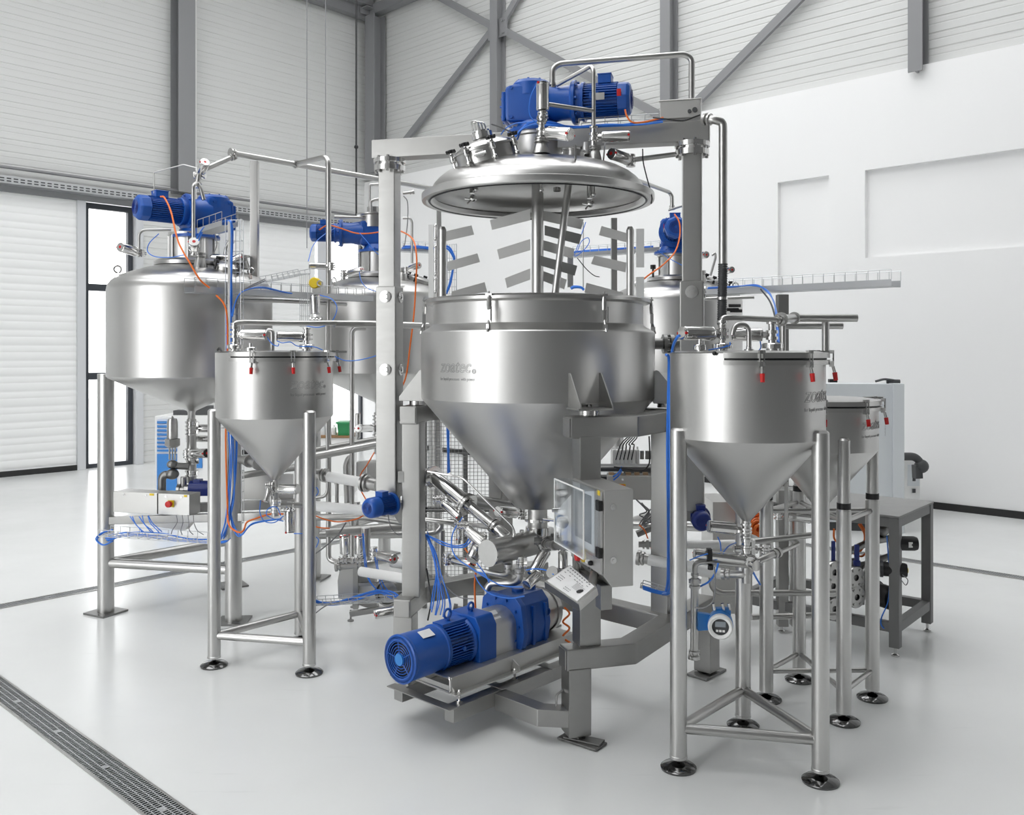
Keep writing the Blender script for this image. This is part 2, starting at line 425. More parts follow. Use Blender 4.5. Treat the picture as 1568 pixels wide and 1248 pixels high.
for a0 in (-5.5, -1.8, 1.9, 5.6, 9.3): slab_ab(mb, a0, a0+1.1, -9.6, -1.2, HT, HT+.2)
struct('ceiling', mb, 'ceil')  # unseen ceiling, its open strips laid out to shape light from the left
# gray hall sides behind and beside the photographer, with a sky opening added as key light
def room_panel(name, pts, h, z0=0., m='gwall'):
    mb = MB(); a, b = V(pts[0]), V(pts[1]); d = (b-a).normalized(); n = Z.cross(d)
    mb.box((a+b)/2+Z*(z0+(h-z0)/2)+n*.1, ((b-a).length, .2, h-z0), (d, n, Z)); struct(name, mb, m)
def AB(a, b): return A*a+B*b
room_panel('wall_right', (AB(-7, 5.5), AB(9, 5.5)), HT, m='gwall')
room_panel('wall_front', (AB(-5.0, 6), AB(-5.0, -2.2)), HT, m='fwall')
room_panel('wall_front_lintel', (AB(-5.0, -2.2), AB(-5.0, -6.4)), HT, 5.2, m='fwall')
room_panel('wall_front_pier', (AB(-5.0, -6.4), AB(-5.0, -13.2)), HT, m='fwall')
mb = MB(); mb.add([LW(TL0-4, -.05, -.4), LW(TC+3, -.05, -.4), LW(TC+3, -.05, -30), LW(TL0-4, -.05, -30)], [(0, 1, 2, 3)])
struct('ground_yard', mb, 'yard')
# hanging cables
def hang(px, y0, y1, Y, r, lab, m, knob=None):
    mb = MB(); mb.cyl(W(px, y0, Y), W(px, y1, Y), r, n=6)
    if knob: mb.sphere(W(px, knob, Y), .03, n=8)
    return solo('hanging_cable', lab, 'cable', mb, m)
hang(545.5, -40, 330, 12.5, .013, 'thick black cable hanging from the roof in front of the siding', 'black', 225)
hang(470, -40, 380, 12.0, .006, 'thin grey wire hanging from the roof, farther from the thick black cable', 'grey_cable')
hang(498.5, -40, 330, 12.0, .006, 'thin grey wire hanging from the roof, nearer to the thick black cable', 'grey_cable')

# ------------------------------------------------------------------ floor drains
def drain(lab, p0, p1, w):
    p0, p1 = V(p0), V(p1); d = (p1-p0).normalized(); s = d.cross(Z); L = (p1-p0).length
    t = thing('floor_drain', lab, 'floor drain', (p0+p1)/2)
    mb = MB()
    for k in (-1, 1): mb.box((p0+p1)/2+s*(k*(w/2))+Z*.003, (L, .010, .006), (d, s, Z))
    mb.build('edge_frame', 'steel', t)
    mb = MB(); mb.box((p0+p1)/2+Z*.001, (L, w-.01, .0016), (d, s, Z)); mb.build('channel', 'black', t)
    mb = MB(); n = int(L/.016)
    for i in range(n):
        c = p0+d*((i+.5)*L/n)+Z*.0035; mb.box(c, (.0055, w-.01, .003), (d, s, Z))
    for j in range(1, 5): mb.box((p0+p1)/2+s*(w*(j/5-.5))+Z*.004, (L, .0045, .004), (d, s, Z))
    q = .5
    while q < L:
        mb.box(p0+d*q+Z*.005, (.035, .022, .003), (d, s, Z)); q += .5
    mb.build('grating', 'tray', t)
pc = V((-1.95, 3.915, 0)); drain('wide slotted floor drain crossing the near corner of the floor', pc-B*1.1, pc+B*2.6, .125)
pd = V((-3.397, 5.937, 0)); drain('slotted floor drain passing under the big tank with the closed dome', pd-A*2.2, pd+A*4.2, .10)
pe = V((3.168, 7.275, 0)); drain('slotted floor drain behind the grey workbench', pe-B*2.6, pe+B*3.5, .10)

# ------------------------------------------------------------------ parts helpers
def ferrule(mb, p, axis, r, w=.012, n=16):
    a = V(axis).normalized(); mb.cyl(V(p)-a*w, V(p)+a*w, r, n=n)
def text_mb(s, size, shear=0., outline=True, depth=.0006):
    cu = bpy.data.curves.new('txt', 'FONT'); cu.body = s; cu.size = size; cu.shear = shear
    cu.resolution_u = 4
    if outline: cu.fill_mode = 'NONE'; cu.bevel_depth = depth; cu.bevel_resolution = 0
    else: cu.extrude = depth
    o = bpy.data.objects.new('txt', cu); COL.objects.link(o)
    me = o.to_mesh(); vs = [v.co.copy() for v in me.vertices]; fs = [tuple(p.vertices) for p in me.polygons]
    o.to_mesh_clear(); bpy.data.objects.remove(o); bpy.data.curves.remove(cu)
    return vs, fs
def wrap_text(parent, s, size, R, ang, z, shear=0., outline=True, name='lettering', c=(0, 0, 0), span=None, depth=.0010):
    vs, fs = text_mb(s, size, shear, outline, depth)
    mx = max(v.x for v in vs); sc = (span/mx) if span else 1
    mb = MB(); out = []
    for v in vs:
        a = math.radians(ang)+v.x*sc/R; r = R+.0004+v.z
        out.append(V(c)+V((r*math.cos(a), r*math.sin(a), z+v.y)))
    mb.add(out, fs); return mb.build(name, 'etch', parent)

# ------------------------------------------------------------------ hoppers on three legs
LEGA = (198, 318, 78)
def foot_disc(p, parent, r=.073, stem=.05):
    mb = MB(); mb.lathe([(0, 0), (r*.98, 0), (r, .008), (r*.86, .016), (r*.4, .026), (.012, .03), (.009, .034), (.009, stem), (0, stem)], p, Z, 24)
    return mb.build('foot', 'chrome', parent)
def toggle(parent, c, ang, R, z, s=1.):
    u = rotz(ang); t = Z.cross(u); c = V(c)
    mb = MB(); b0 = c+u*(R+.012*s)+Z*z
    mb.box(b0+Z*.022*s, (.014*s, .022*s, .012*s), (u, t, Z)); mb.box(b0-Z*.02*s, (.016*s, .02*s, .02*s), (u, t, Z))
    for k in (-1, 1): mb.cyl(b0+t*(k*.007*s)+Z*.028*s+u*.006*s, b0+t*(k*.007*s)-Z*.024*s+u*.006*s, .0028*s, n=6)
    mb.cyl(b0-Z*.028*s+u*.004*s, b0-Z*.05*s+u*.010*s, .0055*s, n=8)
    o = mb.build('toggle_clamp', 'polish', parent)
    mb = MB(); mb.cyl(b0-Z*.05*s+u*.010*s, b0-Z*.078*s+u*.014*s, .0085*s, .0075*s, n=10); mb.build('clamp_tip', 'red', o)
    return o
def hopper(name, label, loc, R, z_tip, z_weld, z_top, leg_r, leg_as, leg_top, bar_z, bar_r, band=(240, 420), clamps=(265, 300, 338, 375), legR=None, txt=(299, .235, 1.50), wall=.006, tip_r=.017, sleeve=None, bars2=None):
    legR = legR or R
    t = thing(name, label, 'hopper')
    mb = MB(); mb.lathe([(tip_r, z_tip-.06), (tip_r, z_tip), (R-.006, z_weld-.004), (R, z_weld+.004), (R, z_top), (R-wall, z_top), (R-wall, z_weld+.01)], (0, 0, 0), Z, 96)
    mb.build('shell', 'tank', t, smooth=20)
    mb = MB()
    mb.lathe([(R, z_top-.046), (R+.016, z_top-.046), (R+.016, z_top-.027), (R, z_top-.027)], n=64, a0=band[0], a1=band[1], thick_close=True)
    mb.lathe([(R-.004, z_top-.019), (R+.016, z_top-.019), (R+.016, z_top+.003), (R-.004, z_top+.003)], n=64, a0=band[0], a1=band[1], thick_close=True)
    mb.build('rim_band', 'steel', t)
    mb = MB(); mb.lathe([(R, z_top-.027), (R+.004, z_top-.026), (R+.004, z_top-.020), (R, z_top-.019)], n=64, a0=band[0], a1=band[1]); mb.build('gasket', 'black', t)
    mb = MB(); mb.lathe([(0, z_top-.002), (R-.01, z_top-.002), (R-.004, z_top+.002), (R-.03, z_top+.008), (0, z_top+.012)], n=64); mb.build('lid', 'steel', t)
    mb = MB(); u = rotz(372); mb.bar(u*(R-.03)+Z*(z_top+.004), u*(R+.075)+Z*(z_top+.004), .014, .012); mb.build('lid_handle', 'steel', t)
    for a in clamps: toggle(t, (0, 0, 0), a, R+.008, z_top-.02, 1.15)
    for a in leg_as:
        p = rotz(a)*legR; mb = MB(); z0 = .045
        mb.lathe([(0, z0), (leg_r+.002, z0), (leg_r+.002, z0+.01), (leg_r, z0+.012), (leg_r, leg_top-.01), (leg_r*.7, leg_top), (0, leg_top)], p, Z, 24)
        lg = mb.build('leg', 'tank', t); foot_disc(p, t)
        if sleeve:
            mb = MB(); mb.cyl(p+Z*(sleeve-.014), p+Z*(sleeve+.014), leg_r+.003, n=20); mb.build('clamp_band', 'black', lg, label='black band round the leg')
            mb = MB(); mb.cyl(p+Z*.045, p+Z*(sleeve-.02), leg_r+.005, n=20); mb.build('outer_tube', 'tank', lg)
    n = len(leg_as)
    for zz in [bar_z]+([bars2] if bars2 else []):
        for i in range(n):
            mb = MB(); mb.cyl(rotz(leg_as[i])*legR+Z*zz, rotz(leg_as[(i+1) % n])*legR+Z*zz, bar_r, n=16); mb.build('cross_bar', 'steel', t)
    if txt:
        wrap_text(t, 'zoatec', txt[1]*.36, R, txt[0], txt[2], .25, True, span=txt[1]*.9)
        mb = MB(); a = txt[0]+math.degrees(txt[1]*.95/R); p = rotz(a)*(R+.0005)+Z*(txt[2]+.008); mb.ring(p, rotz(a), .009, .0012, 16, 6); mb.ring(p, rotz(a), .004, .0012, 12, 6); mb.build('emblem', 'etch', t)
        wrap_text(t, 'for liquid processes  with power', txt[1]*.09, R, txt[0], txt[2]-.037, 0, False, name='tagline', span=txt[1], depth=.0004)
    t.location = V(loc); return t
hop = hopper('hopper', 'conical steel hopper on three legs nearest the camera, in front of the workbench', (0, 0, 0), .314, .99, 1.34, 1.69, .034, LEGA, 1.386, .165, .021, legR=.318)
hop.location = (.98, 3.74, 0)
dup(hop, None, (-1.304, 4.924, 0), 'conical steel hopper on three legs in front of the two domed tanks')
hopper('hopper', 'smaller steel hopper on four legs with black bands, behind the nearest hopper', (1.50, 4.355, 0), .265, .93, 1.225, 1.463, .028, (274, 4, 180, 94), 1.30, .14, .012, clamps=(255, 295, 330, 10), legR=.262, txt=(294, .20, 1.335), sleeve=.99, bars2=.92, band=(230, 420))

# ------------------------------------------------------------------ big domed tanks
def nozzle_cone(parent, p, d, L, r0, r1, name='nozzle'):
    d = V(d).normalized(); p = V(p); mb = MB()
    mb.lathe([(r0, 0), (r1*1.05, L*.7), (r1, L*.72), (r1*1.35, L*.74), (r1*1.35, L*.86), (r1*1.15, L*.88), (r1*1.3, L*.9), (r1*1.3, L), (0, L)], p, d, 24)
    return mb.build(name, 'steel', parent)
def domed_tank(label, loc, group='domed process tanks'):
    t = thing('process_tank', label, 'tank'); R = .522
    mb = MB(); mb.lathe([(.024, 1.10), (.024, 1.285), (.03, 1.30), (R-.012, 1.522), (R, 1.535), (R, 2.09), (R-.008, 2.125), (R-.03, 2.155), (R-.07, 2.185), (.38, 2.213), (.30, 2.24), (.225, 2.26), (.14, 2.27)], n=112)
    mb.build('shell', 'tank', t, smooth=28)
    mb = MB(); mb.lathe([(.215, 2.255), (.235, 2.262), (.235, 2.285), (.215, 2.30), (0, 2.302)], n=56); mb.build('top_flange', 'steel', t)
    mb = MB(); mb.lathe([(.139, 2.30), (.139, 2.455), (.150, 2.46), (.150, 2.478), (0, 2.478)], n=40)
    for k in range(8):
        u = rotz(k*45+10); mb.cyl(u*.145+Z*2.30, u*.145+Z*2.46, .006, n=6)
    mb.build('neck', 'tank', t)
    for a in LEGA:
        p = rotz(a)*.523; mb = MB(); mb.cyl(p+Z*.012, p+Z*1.55, .051, n=28)
        lg = mb.build('leg', 'tank', t)
        mb = MB(); mb.box(p+Z*.006, (.19, .19, .012), (rotz(a+45), rotz(a+135), Z)); mb.build('base_plate', 'dull', lg)
    for i in range(3):
        mb = MB(); mb.cyl(rotz(LEGA[i])*.523+Z*.325, rotz(LEGA[(i+1) % 3])*.523+Z*.325, .031, n=18); mb.build('cross_bar', 'steel', t)
    for a in (220, 340, 100):
        p = rotz(a)*.47; mb = MB(); mb.ring(p+Z*2.215, Z.cross(rotz(a)), .022, .006, 16, 6); mb.bar(p+Z*2.15, p+Z*2.20, .02, .008); mb.build('lifting_eye', 'polish', t)
    for a, r0 in ((300, .20), (35, .25)):
        nozzle_cone(t, rotz(a)*.30+Z*2.225, Z, .10, .045, .026)
    # hinged manhole with black star knobs
    u = rotz(330); c = u*.33+Z*2.21; d = (Z+u*.35).normalized()
    mb = MB(); mb.lathe([(.085, -.02), (.085, .035), (.092, .036), (.092, .045), (.06, .06), (0, .066)], c, d, 28); mh = mb.build('manhole', 'steel', t)
    mb = MB()
    for k in range(4):
        a = basis(d)[0]*math.cos(k*PI/2)+basis(d)[1]*math.sin(k*PI/2); q = c+a*.1; mb = MB(); mb.cyl(q, q+d*.055, .007, n=8); mb.cyl(q+d*.055, q+d*.075, .017, n=8); mb.build('star_knob', 'black', mh)
    t['group'] = group; t.location = V(loc); return t
tk = domed_tank('big domed steel tank nearest the glazed door, behind the left hopper', (0, 0, 0))
tk.location = (-2.136, 5.963, 0)
dup(tk, None, (-1.04, 6.96, 0), 'big domed steel tank half hidden behind the left portal post', rz=math.radians(15))
dup(tk, None, (1.33, 7.25, 0), 'domed steel tank behind the right portal post')

# ------------------------------------------------------------------ blue gear motors
def star_bolts(mb, c, d, R, n, r, L):
    u, w, d = basis(V(d))
    for k in range(n):
        a = 2*PI*k/n; q = V(c)+(u*math.cos(a)+w*math.sin(a))*R; mb.cyl(q, q+d*L, r, n=6)
def motor_parts(t, x0, x1, r, m='blue', fan_frac=.27, tbox=True, z=0., sides=8):
    L = x1-x0; xf = x1-L*fan_frac
    mb = MB(); mb.lathe([(0, 0), (r*.8, 0), (r*.8, xf-x0), (0, xf-x0)], (x0, 0, z), X, 24)
    n = 36
    for k in range(n):
        a = 2*PI*k/n; u = V((0, math.cos(a), math.sin(a))); mb.box(V(((x0+xf)/2, 0, z))+u*(r*.86), (xf-x0-.006, r*.05, r*.24), (X, X.cross(u), u))
    mb.box((x0+(xf-x0)*.35, -r*.93, z+r*.1), (.045, .006, .03)); mb.box((x0+(xf-x0)*.5, 0, z+r*.88), (xf-x0, r*.5, r*.2))
    mb.build('motor_body', m, t)
    mb = MB(); k = 8; pr = [(0, L*fan_frac), (r*.62, L*fan_frac), (r*.84, L*fan_frac*.93), (r*1.0, L*fan_frac*.72), (r*1.02, 0), (r*.8, 0)]
    mb.lathe(pr, (xf, 0, z), X, sides)
    mb.build('fan_cover', m, t, bevel=r*.06 if sides == 8 else 0, smooth=25 if sides == 8 else 40)
    mb = MB()
    for q in (.18, .3, .42, .54): mb.ring((x1+.0008, 0, z), X, r*q, r*.03, 20, 5)
    mb.build('fan_grille', 'dblue', t)
    if tbox:
        mb = MB(); mb.box((x0+(xf-x0)*.62, 0, z+r*1.15), (L*.28, r*.95, r*.5)); mb.box((x0+(xf-x0)*.62, 0, z+r*1.42), (L*.3, r*1.02, r*.08)); mb.build('terminal_box', m, t, bevel=.004)
def gear_motor(label, loc, ang, gx0, gx1, gw, gh, mr, mx1, neck=.12, zlow=None):
    t = thing('gear_motor', label, 'motor')
    zl = zlow if zlow is not None else -gh/2
    g2 = gx1-.055; mb = MB()
    xm = gx0+(g2-gx0)*.55
    g1 = gx0+(g2-gx0)*.66; xm = gx0+(g1-gx0)*.55
    poly = [(gx0, 0, -gh*.46), (g1, 0, -gh*.5), (g1, 0, gh*.47), (xm, 0, gh*.49), (gx0, 0, gh*.42)]
    mb.prism([V(p)-V((0, gw/2, 0)) for p in poly], (0, gw, 0)); mb.build('gearbox', 'blue', t, bevel=.026)
    mb = MB(); mb.box((gx0-.006, 0, -.015), (.022, gw*.86, gh*.72)); mb.build('end_cover', 'blue', t, bevel=.008)
    mb = MB(); mb.lathe([(0, -.03), (gh*.47, -.03), (gh*.46, 0), (gh*.40, (g2-g1)*.5), (gh*.42, g2-g1), (0, g2-g1)], (g1, 0, 0), X, 32); mb.build('adapter', 'blue', t)
    mb = MB(); star_bolts(mb, (gx0-.016, 0, -.015), -X, gw*.34, 8, .007, .010)
    for sx in (gx0+.04, g1-.04):
        for sz in (-gh*.36, gh*.34):
            for sy in (-1, 1): mb.cyl((sx, sy*gw*.49, sz), (sx, sy*gw*.53, sz), .009, n=8)
    mb.build('bolt', 'blue', t)
    mb = MB(); mb.lathe([(gw*.52, -gh*.3), (gw*.52, .0), (gw*.46, .016), (gw*.2, .024), (0, .024)], (xm, 0, gh*.48), Z, 28); star_bolts(mb, (xm, 0, gh*.48+.008), Z, gw*.4, 8, .006, .014); mb.build('bearing_cover', 'blue', t)
    mb = MB(); mb.lathe([(0, 0), (gh*.50, 0), (gh*.53, .008), (gh*.53, .022), (mr*1.02, .026), (mr*1.02, .05), (mr*1.12, .052), (mr*1.12, .066), (0, .066)], (g2-.004, 0, 0), X, 28)
    star_bolts(mb, (g2+.02, 0, 0), X, gh*.47, 8, .007, .012); mb.build('flange', 'blue', t)
    mb = MB(); mb.lathe([(0, 0), (.155, 0), (.155, .018), (.12, .024), (.10, .06), (0, .06)], (0, 0, zl-.05), Z, 36); star_bolts(mb, (0, 0, zl-.034), Z, .14, 10, .007, .012); mb.build('mounting_flange', 'blue', t)
    motor_parts(t, gx1, mx1, mr)
    mb = MB(); mb.box((gx1+.09, -mr*1.0, .0), (.05, .004, .035)); mb.build('nameplate', 'panel', t)
    mb = MB(); mb.box((gx1+(mx1-gx1)*.78, -mr*1.03, .012), (.02, .004, .035)); mb.build('sticker', 'red', t)
    t.location = V(loc); t.rotation_euler = (0, 0, math.radians(ang)); return t
CT = V((.131, 4.577, 0))          # centre of the big mixing vessel
gear_motor('big blue gear motor on top of the portal above the raised lid', CT+Z*2.955, -13.8, -.155, .24, .19, .21, .088, .48, zlow=-.105)
gear_motor('blue gear motor on the domed tank nearest the glazed door', (-2.10, 5.94, 2.61), 225, -.23, .11, .20, .235, .082, .40)
gear_motor('blue gear motor on the tank behind the left portal post', (-1.04, 6.96, 2.61), 186, -.12, .33, .17, .20, .068, .52)
gear_motor('blue gear motor on the tank behind the right portal post', (1.30, 7.2, 2.64), 262, -.16, .16, .20, .23, .085, .42)

# ------------------------------------------------------------------ main mixing vessel
t = thing('mixing_vessel', 'largest open conical mixing vessel in the middle of the portal', 'tank', CT)
R = .593
mb = MB(); mb.lathe([(.05, .80), (.05, .905), (.117, .905), (R-.008, 1.452), (R, 1.464), (R, 1.788), (R-.004, 1.794), (.542, 1.822), (.535, 1.83), (.535, 1.93), (.53, 1.93), (.527, 1.83), (.58, 1.78), (.58, 1.47), (.11, .91)], CT, Z, 128)
mb.build('shell', 'tank', t, smooth=20)
mb = MB(); mb.lathe([(.53, 1.928), (.562, 1.932), (.572, 1.938), (.572, 1.952), (.562, 1.958), (.545, 1.962), (.528, 1.96), (.528, 1.93)], CT, Z, 112); mb.build('rim_flange', 'steel', t)
mb = MB(); mb.lathe([(.05, .80), (.062, .80), (.062, .775), (.05, .775), (0, .775)], CT, Z, 32); mb.lathe([(.05, .83), (.066, .83), (.066, .845), (.05, .845)], CT, Z, 32); mb.build('outlet_flange', 'polish', t)
for a in (246, 300, 184, 354, 125, 60):
    u = rotz(a); w = Z.cross(u); mb = MB(); b0 = CT+u*.565
    mb.box(b0+u*.005+Z*1.955, (.03, .03, .008), (u, w, Z)); mb.cyl(b0+u*.012+Z*1.80, b0+u*.012+Z*1.97, .004, n=6)
    mb.box(b0+Z*1.862+u*.012, (.014, .018, .05), (u, w, Z)); mb.lathe([(0, 0), (.010, 0), (.012, .03), (.008, .06), (0, .06)], b0+u*.012+Z*1.885, Z, 10)
    mb.cyl(b0+u*.015+Z*1.84, b0+u*.03+Z*1.785, .006, n=8); mb.box(b0+Z*1.81+u*.02, (.02, .012, .02), (u, w, Z)); mb.bar(b0+w*.016+u*.02+Z*1.83, b0+w*.016+u*.02+Z*1.90, .004, .006)
    mb.build('toggle_latch', 'polish', t)
for a in (-71, -7, 166):
    u = rotz(a); w = Z.cross(u); c = CT; mb = MB()
    for k in (-1, 1):
        q = c+w*(k*.075)
        mb.prism([q+u*(R-.01)+Z*1.60, q+u*(R+.015)+Z*1.60, q+u*(R+.13)+Z*1.46, q+u*(R+.13)+Z*1.445, q+u*(R-.012)+Z*1.445], w*.008)
    mb.box(c+u*(R+.06)+Z*1.443, (.14, .165, .010), (u, w, Z)); bk = mb.build('support_bracket', 'frame', t, bevel=.002)
    mb = MB(); mb.cyl(c+u*(R+.055)+Z*1.415, c+u*(R+.055)+Z*1.438, .045, n=28); mb.cyl(c+u*(R+.055)+Z*1.445, c+u*(R+.055)+Z*1.462, .012, n=6); mb.build('load_cell', 'polish', bk)
wrap_text(t, 'zoatec', .085, R, 218, 1.60, .25, True, c=CT, span=.205)
mb = MB(); a = 218+math.degrees(.22/R); p = CT+rotz(a)*(R+.0005)+Z*1.606; mb.ring(p, rotz(a), .010, .0015, 16, 6); mb.ring(p, rotz(a), .0045, .0015, 12, 6); mb.build('emblem', 'etch', t)
wrap_text(t, 'for liquid processes  with power', .021, R, 218, 1.562, 0, False, name='tagline', c=CT, span=.225, depth=.0004)
# side port with dark flange
u = rotz(2); p = CT+u*R+Z*1.735
mb = MB(); mb.lathe([(.028, 0), (.028, .05), (.05, .052), (.05, .07), (.03, .072), (.03, .085), (.05, .087), (.05, .105), (.026, .107), (.02, .16), (0, .16)], p, u, 24); star_bolts(mb, p+u*.05, u, .042, 8, .006, .06); mb.build('side_port', 'dull', t)

# ------------------------------------------------------------------ raised lid
t = thing('tank_dome', 'raised domed steel lid hanging over the open mixing vessel', 'vessel lid', CT+Z*2.453)
mb = MB()
mb.lathe([(.535, 2.462), (.548, 2.453), (.558, 2.46), (.568, 2.453), (.588, 2.455), (.591, 2.462), (.591, 2.488), (.583, 2.492), (.548, 2.494), (.543, 2.512), (.530, 2.538), (.508, 2.563), (.48, 2.585), (.44, 2.606), (.38, 2.626), (.30, 2.642), (.20, 2.653), (.10, 2.658), (0, 2.66),
          (0, 2.652), (.10, 2.65), (.20, 2.645), (.30, 2.634), (.38, 2.618), (.435, 2.598), (.474, 2.578), (.501, 2.557), (.523, 2.533), (.535, 2.508), (.538, 2.49), (.525, 2.48), (.535, 2.462)], CT, Z, 128)
mb.build('dome', 'tank', t, smooth=30)
mb = MB(); mb.lathe([(.545, 2.455), (.55, 2.450), (.556, 2.455)], CT, Z, 96); mb.build('seal', 'black', t)
mb = MB(); mb.lathe([(.125, 2.64), (.125, 2.78), (.14, 2.785), (.14, 2.80), (0, 2.80)], CT, Z, 40); mb.build('neck', 'tank', t)
def lidp(px, py, Y): return W(px, py, Y)
# tilted manhole
mc = W(748, 248, 4.33); md = (Z+V((-.26, -.10, 0))).normalized()
mb = MB(); mb.lathe([(.150, -.045), (.150, .055), (.158, .056), (.158, .066), (.150, .068), (.145, .074), (.11, .094), (.06, .108), (0, .112)], mc, md, 48); mh = mb.build('manhole', 'steel', t)
mb = MB(); q = mc+md*.10-basis(md)[0]*.0; mb.lathe([(.03, 0), (.03, .012), (.052, .014), (.052, .042), (.042, .044), (.042, .052), (0, .054)], q, md, 14)
for k in (-1, 0, 1): mb.tube([q+md*.05+X*(k*.015-.02)+Yv*(k*.01), q+md*.096+X*(k*.015-.02)+Yv*(k*.01), q+md*.096+X*(k*.015+.012)+Yv*(k*.01), q+md*.05+X*(k*.015+.012)+Yv*(k*.01)], .0045, 6, .02)
mb.build('vent_nozzle', 'polish', mh)
for k, aa in enumerate((185, 235, 282, 330)):
    uu, ww, dd = basis(md); a = rotz(aa); a = (a-md*a.dot(md)).normalized(); q = mc+a*.165+md*.02
    mb = MB(); mb.sphere(q-md*.02, .013, 8, 6); mb.cyl(q-md*.02, q+md*.065, .007, n=8); mb.lathe([(.009, 0), (.015, .01), (.013, .035), (.008, .045)], q+md*.012, md, 10); sb = mb.build('swing_bolt', 'polish', mh)
    mb = MB(); mb.cyl(q+md*.062, q+md*.078, .017, n=10)
    for j in range(4): mb.cyl(q+md*.07, q+md*.07+(uu*math.cos(j*PI/2)+ww*math.sin(j*PI/2))*.028, .007, n=8)
    mb.build('star_knob', 'black', sb)
u2 = rotz(258); u2 = (u2-md*u2.dot(md)).normalized(); mb = MB(); q = mc+u2*.158+md*.03; mb.box(q, (.012, .04, .03), (u2, md.cross(u2), md)); mb.cyl(q-md.cross(u2)*.03, q+md.cross(u2)*.03, .009, n=8); mb.build('hinge', 'polish', mh)
# fixed nozzles on the lid
nozzle_cone(t, W(829, 236, 4.22), Z, .075, .045, .026); nozzle_cone(t, W(911, 246, 4.33), V((0, 0, 1)), .07, .034, .022)
mb = MB(); c = W(878, 240, 4.34); mb.lathe([(.052, -.03), (.052, .025), (.058, .026), (.058, .034), (.0, .036)], c, (Z+V((.1, -.12, 0))), 32); mb.build('sight_port', 'steel', t); mb = MB(); mb.lathe([(.04, -.02), (.04, .04), (0, .042)], W(900, 232, 4.5), Z, 24); mb.build('sight_port', 'steel', t)
mb = MB(); q = W(881, 244, 4.12); mb.box(q+Z*.03, (.007, .05, .07)); mb.build('lug', 'steel', t)
mb = MB(); mb.bar(W(924, 246, 4.35), W(926, 222, 4.4), .05, .006, X); mb.build('lug', 'steel', t)
# spray heads and drilled holes under the dome
for px, y0, y1, Y in ((723, 276, 308, 4.45), (903, 280, 316, 4.4)):
    mb = MB(); mb.cyl(W(px, y0, Y), W(px, y1-12, Y), .014, n=14); c = W(px+1, y1-4, Y); mb.sphere(c, .02, 14, 8); mb.cyl(c-X*.04, c+X*.01-Z*.008, .006, n=8); mb.cyl(c, c+V((-.025, -.03, -.03)), .005, n=6); mb.cyl(W(px+6, y0, Y-.02), W(px+6, y1-20, Y-.02), .007, n=8); mb.sphere(W(px+6, y1-18, Y-.02), .012, 10, 6); mb.build('spray_head', 'polish', t)
mb = MB(); mb.cyl(W(829, 276, 4.5), W(829, 290, 4.5), .009, n=8); mb.sphere(W(829, 291, 4.5), .013, 10, 6); mb.build('spray_ball', 'polish', t)
for px, py, r in ((853, 293, .02), (805, 281, .018)):
    mb = MB(); mb.lathe([(r, 0), (r, .02), (r*.85, .02), (r*.85, 0), (r, 0)], W(px, py, 4.75), Z, 20); mb.build('port_socket', 'polish', t)
# ------------------------------------------------------------------ agitator
t = thing('agitator', 'agitator shaft with angled mixing paddles hanging from the raised lid into the vessel', 'agitator', CT+Z*1.5)
mb = MB(); mb.cyl(CT+Z*1.45, CT+Z*2.66, .030, n=24); mb.build('shaft', 'tank', t)
sx = CT+V((.03, .02, 0)); YS = 4.52
mb = MB(); s0, s1 = W(872, 270, YS), W(850, 452, YS); mb.cyl(s0+(s0-s1)*.05, s1+(s1-s0)*.5, .0185, n=18); mb.build('slanted_shaft', 'tank', t)
def paddle(pts, Y, m='paddle', tilt=.02):
    mb = MB(); q = [W(p[0], p[1], Y+(tilt if i in (0, 3) else 0)) for i, p in enumerate(pts)]; mb.prism(q, V((0, .006, 0))); mb.build('paddle', m, t)
# left of the main shaft, right of it, on the slanted shaft, on both side bars
for k in range(3):
    x0 = (750, 761, 773)[k]; y0 = (337, 382, 426)[k]; xs = 812
    paddle([(x0, y0), (xs, y0-17+k), (xs, y0+0+k), (x0+3.5, y0+15)], 4.60)
    x1 = (894, 880, 868)[k]; yr = (322, 367, 414)[k]
    paddle([(829, yr), (x1, yr+14), (x1-4, yr+29), (829, yr+15)], 4.62)
for (x0, y0, x1, y1) in ((834, 345, 891, 359), (826, 391, 884, 407)):
    paddle([(x0, y0), (x1, y1), (x1-4, y1+15), (x0, y0+15)], 4.50, 'dull')
for xb, sgn in ((677.5, 1), (965, -1)):
    pb = W(xb, 400, 4.60); mb = MB(); mb.cyl(V((pb.x, pb.y, 1.62)), W(xb, 352, 4.60), .020, n=18); mb.cyl(W(xb, 352, 4.60), W(xb, 347, 4.60), .020, .012, n=18); mb.build('side_bar', 'tank', t)
for pts in ([(722, 345), (683, 354), (683, 369), (726, 359)], [(731, 388), (684, 401), (686, 415), (735, 401)], [(742, 432), (692, 446), (690, 455), (746, 447)],
            [(921, 346), (960, 357), (960, 371), (917, 360)], [(910, 391), (959, 402), (958, 417), (905, 404)], [(898, 433), (954, 448), (954, 458), (895, 448)]):
    paddle(pts, 4.59)
mb = MB(); u = (W(965, 450, 4.6)-W(677, 450, 4.6)).normalized(); mb.bar(CT+u*-.48+Z*1.60, CT+u*.48+Z*1.60, .03, .05); mb.build('cross_arm', 'frame', t)

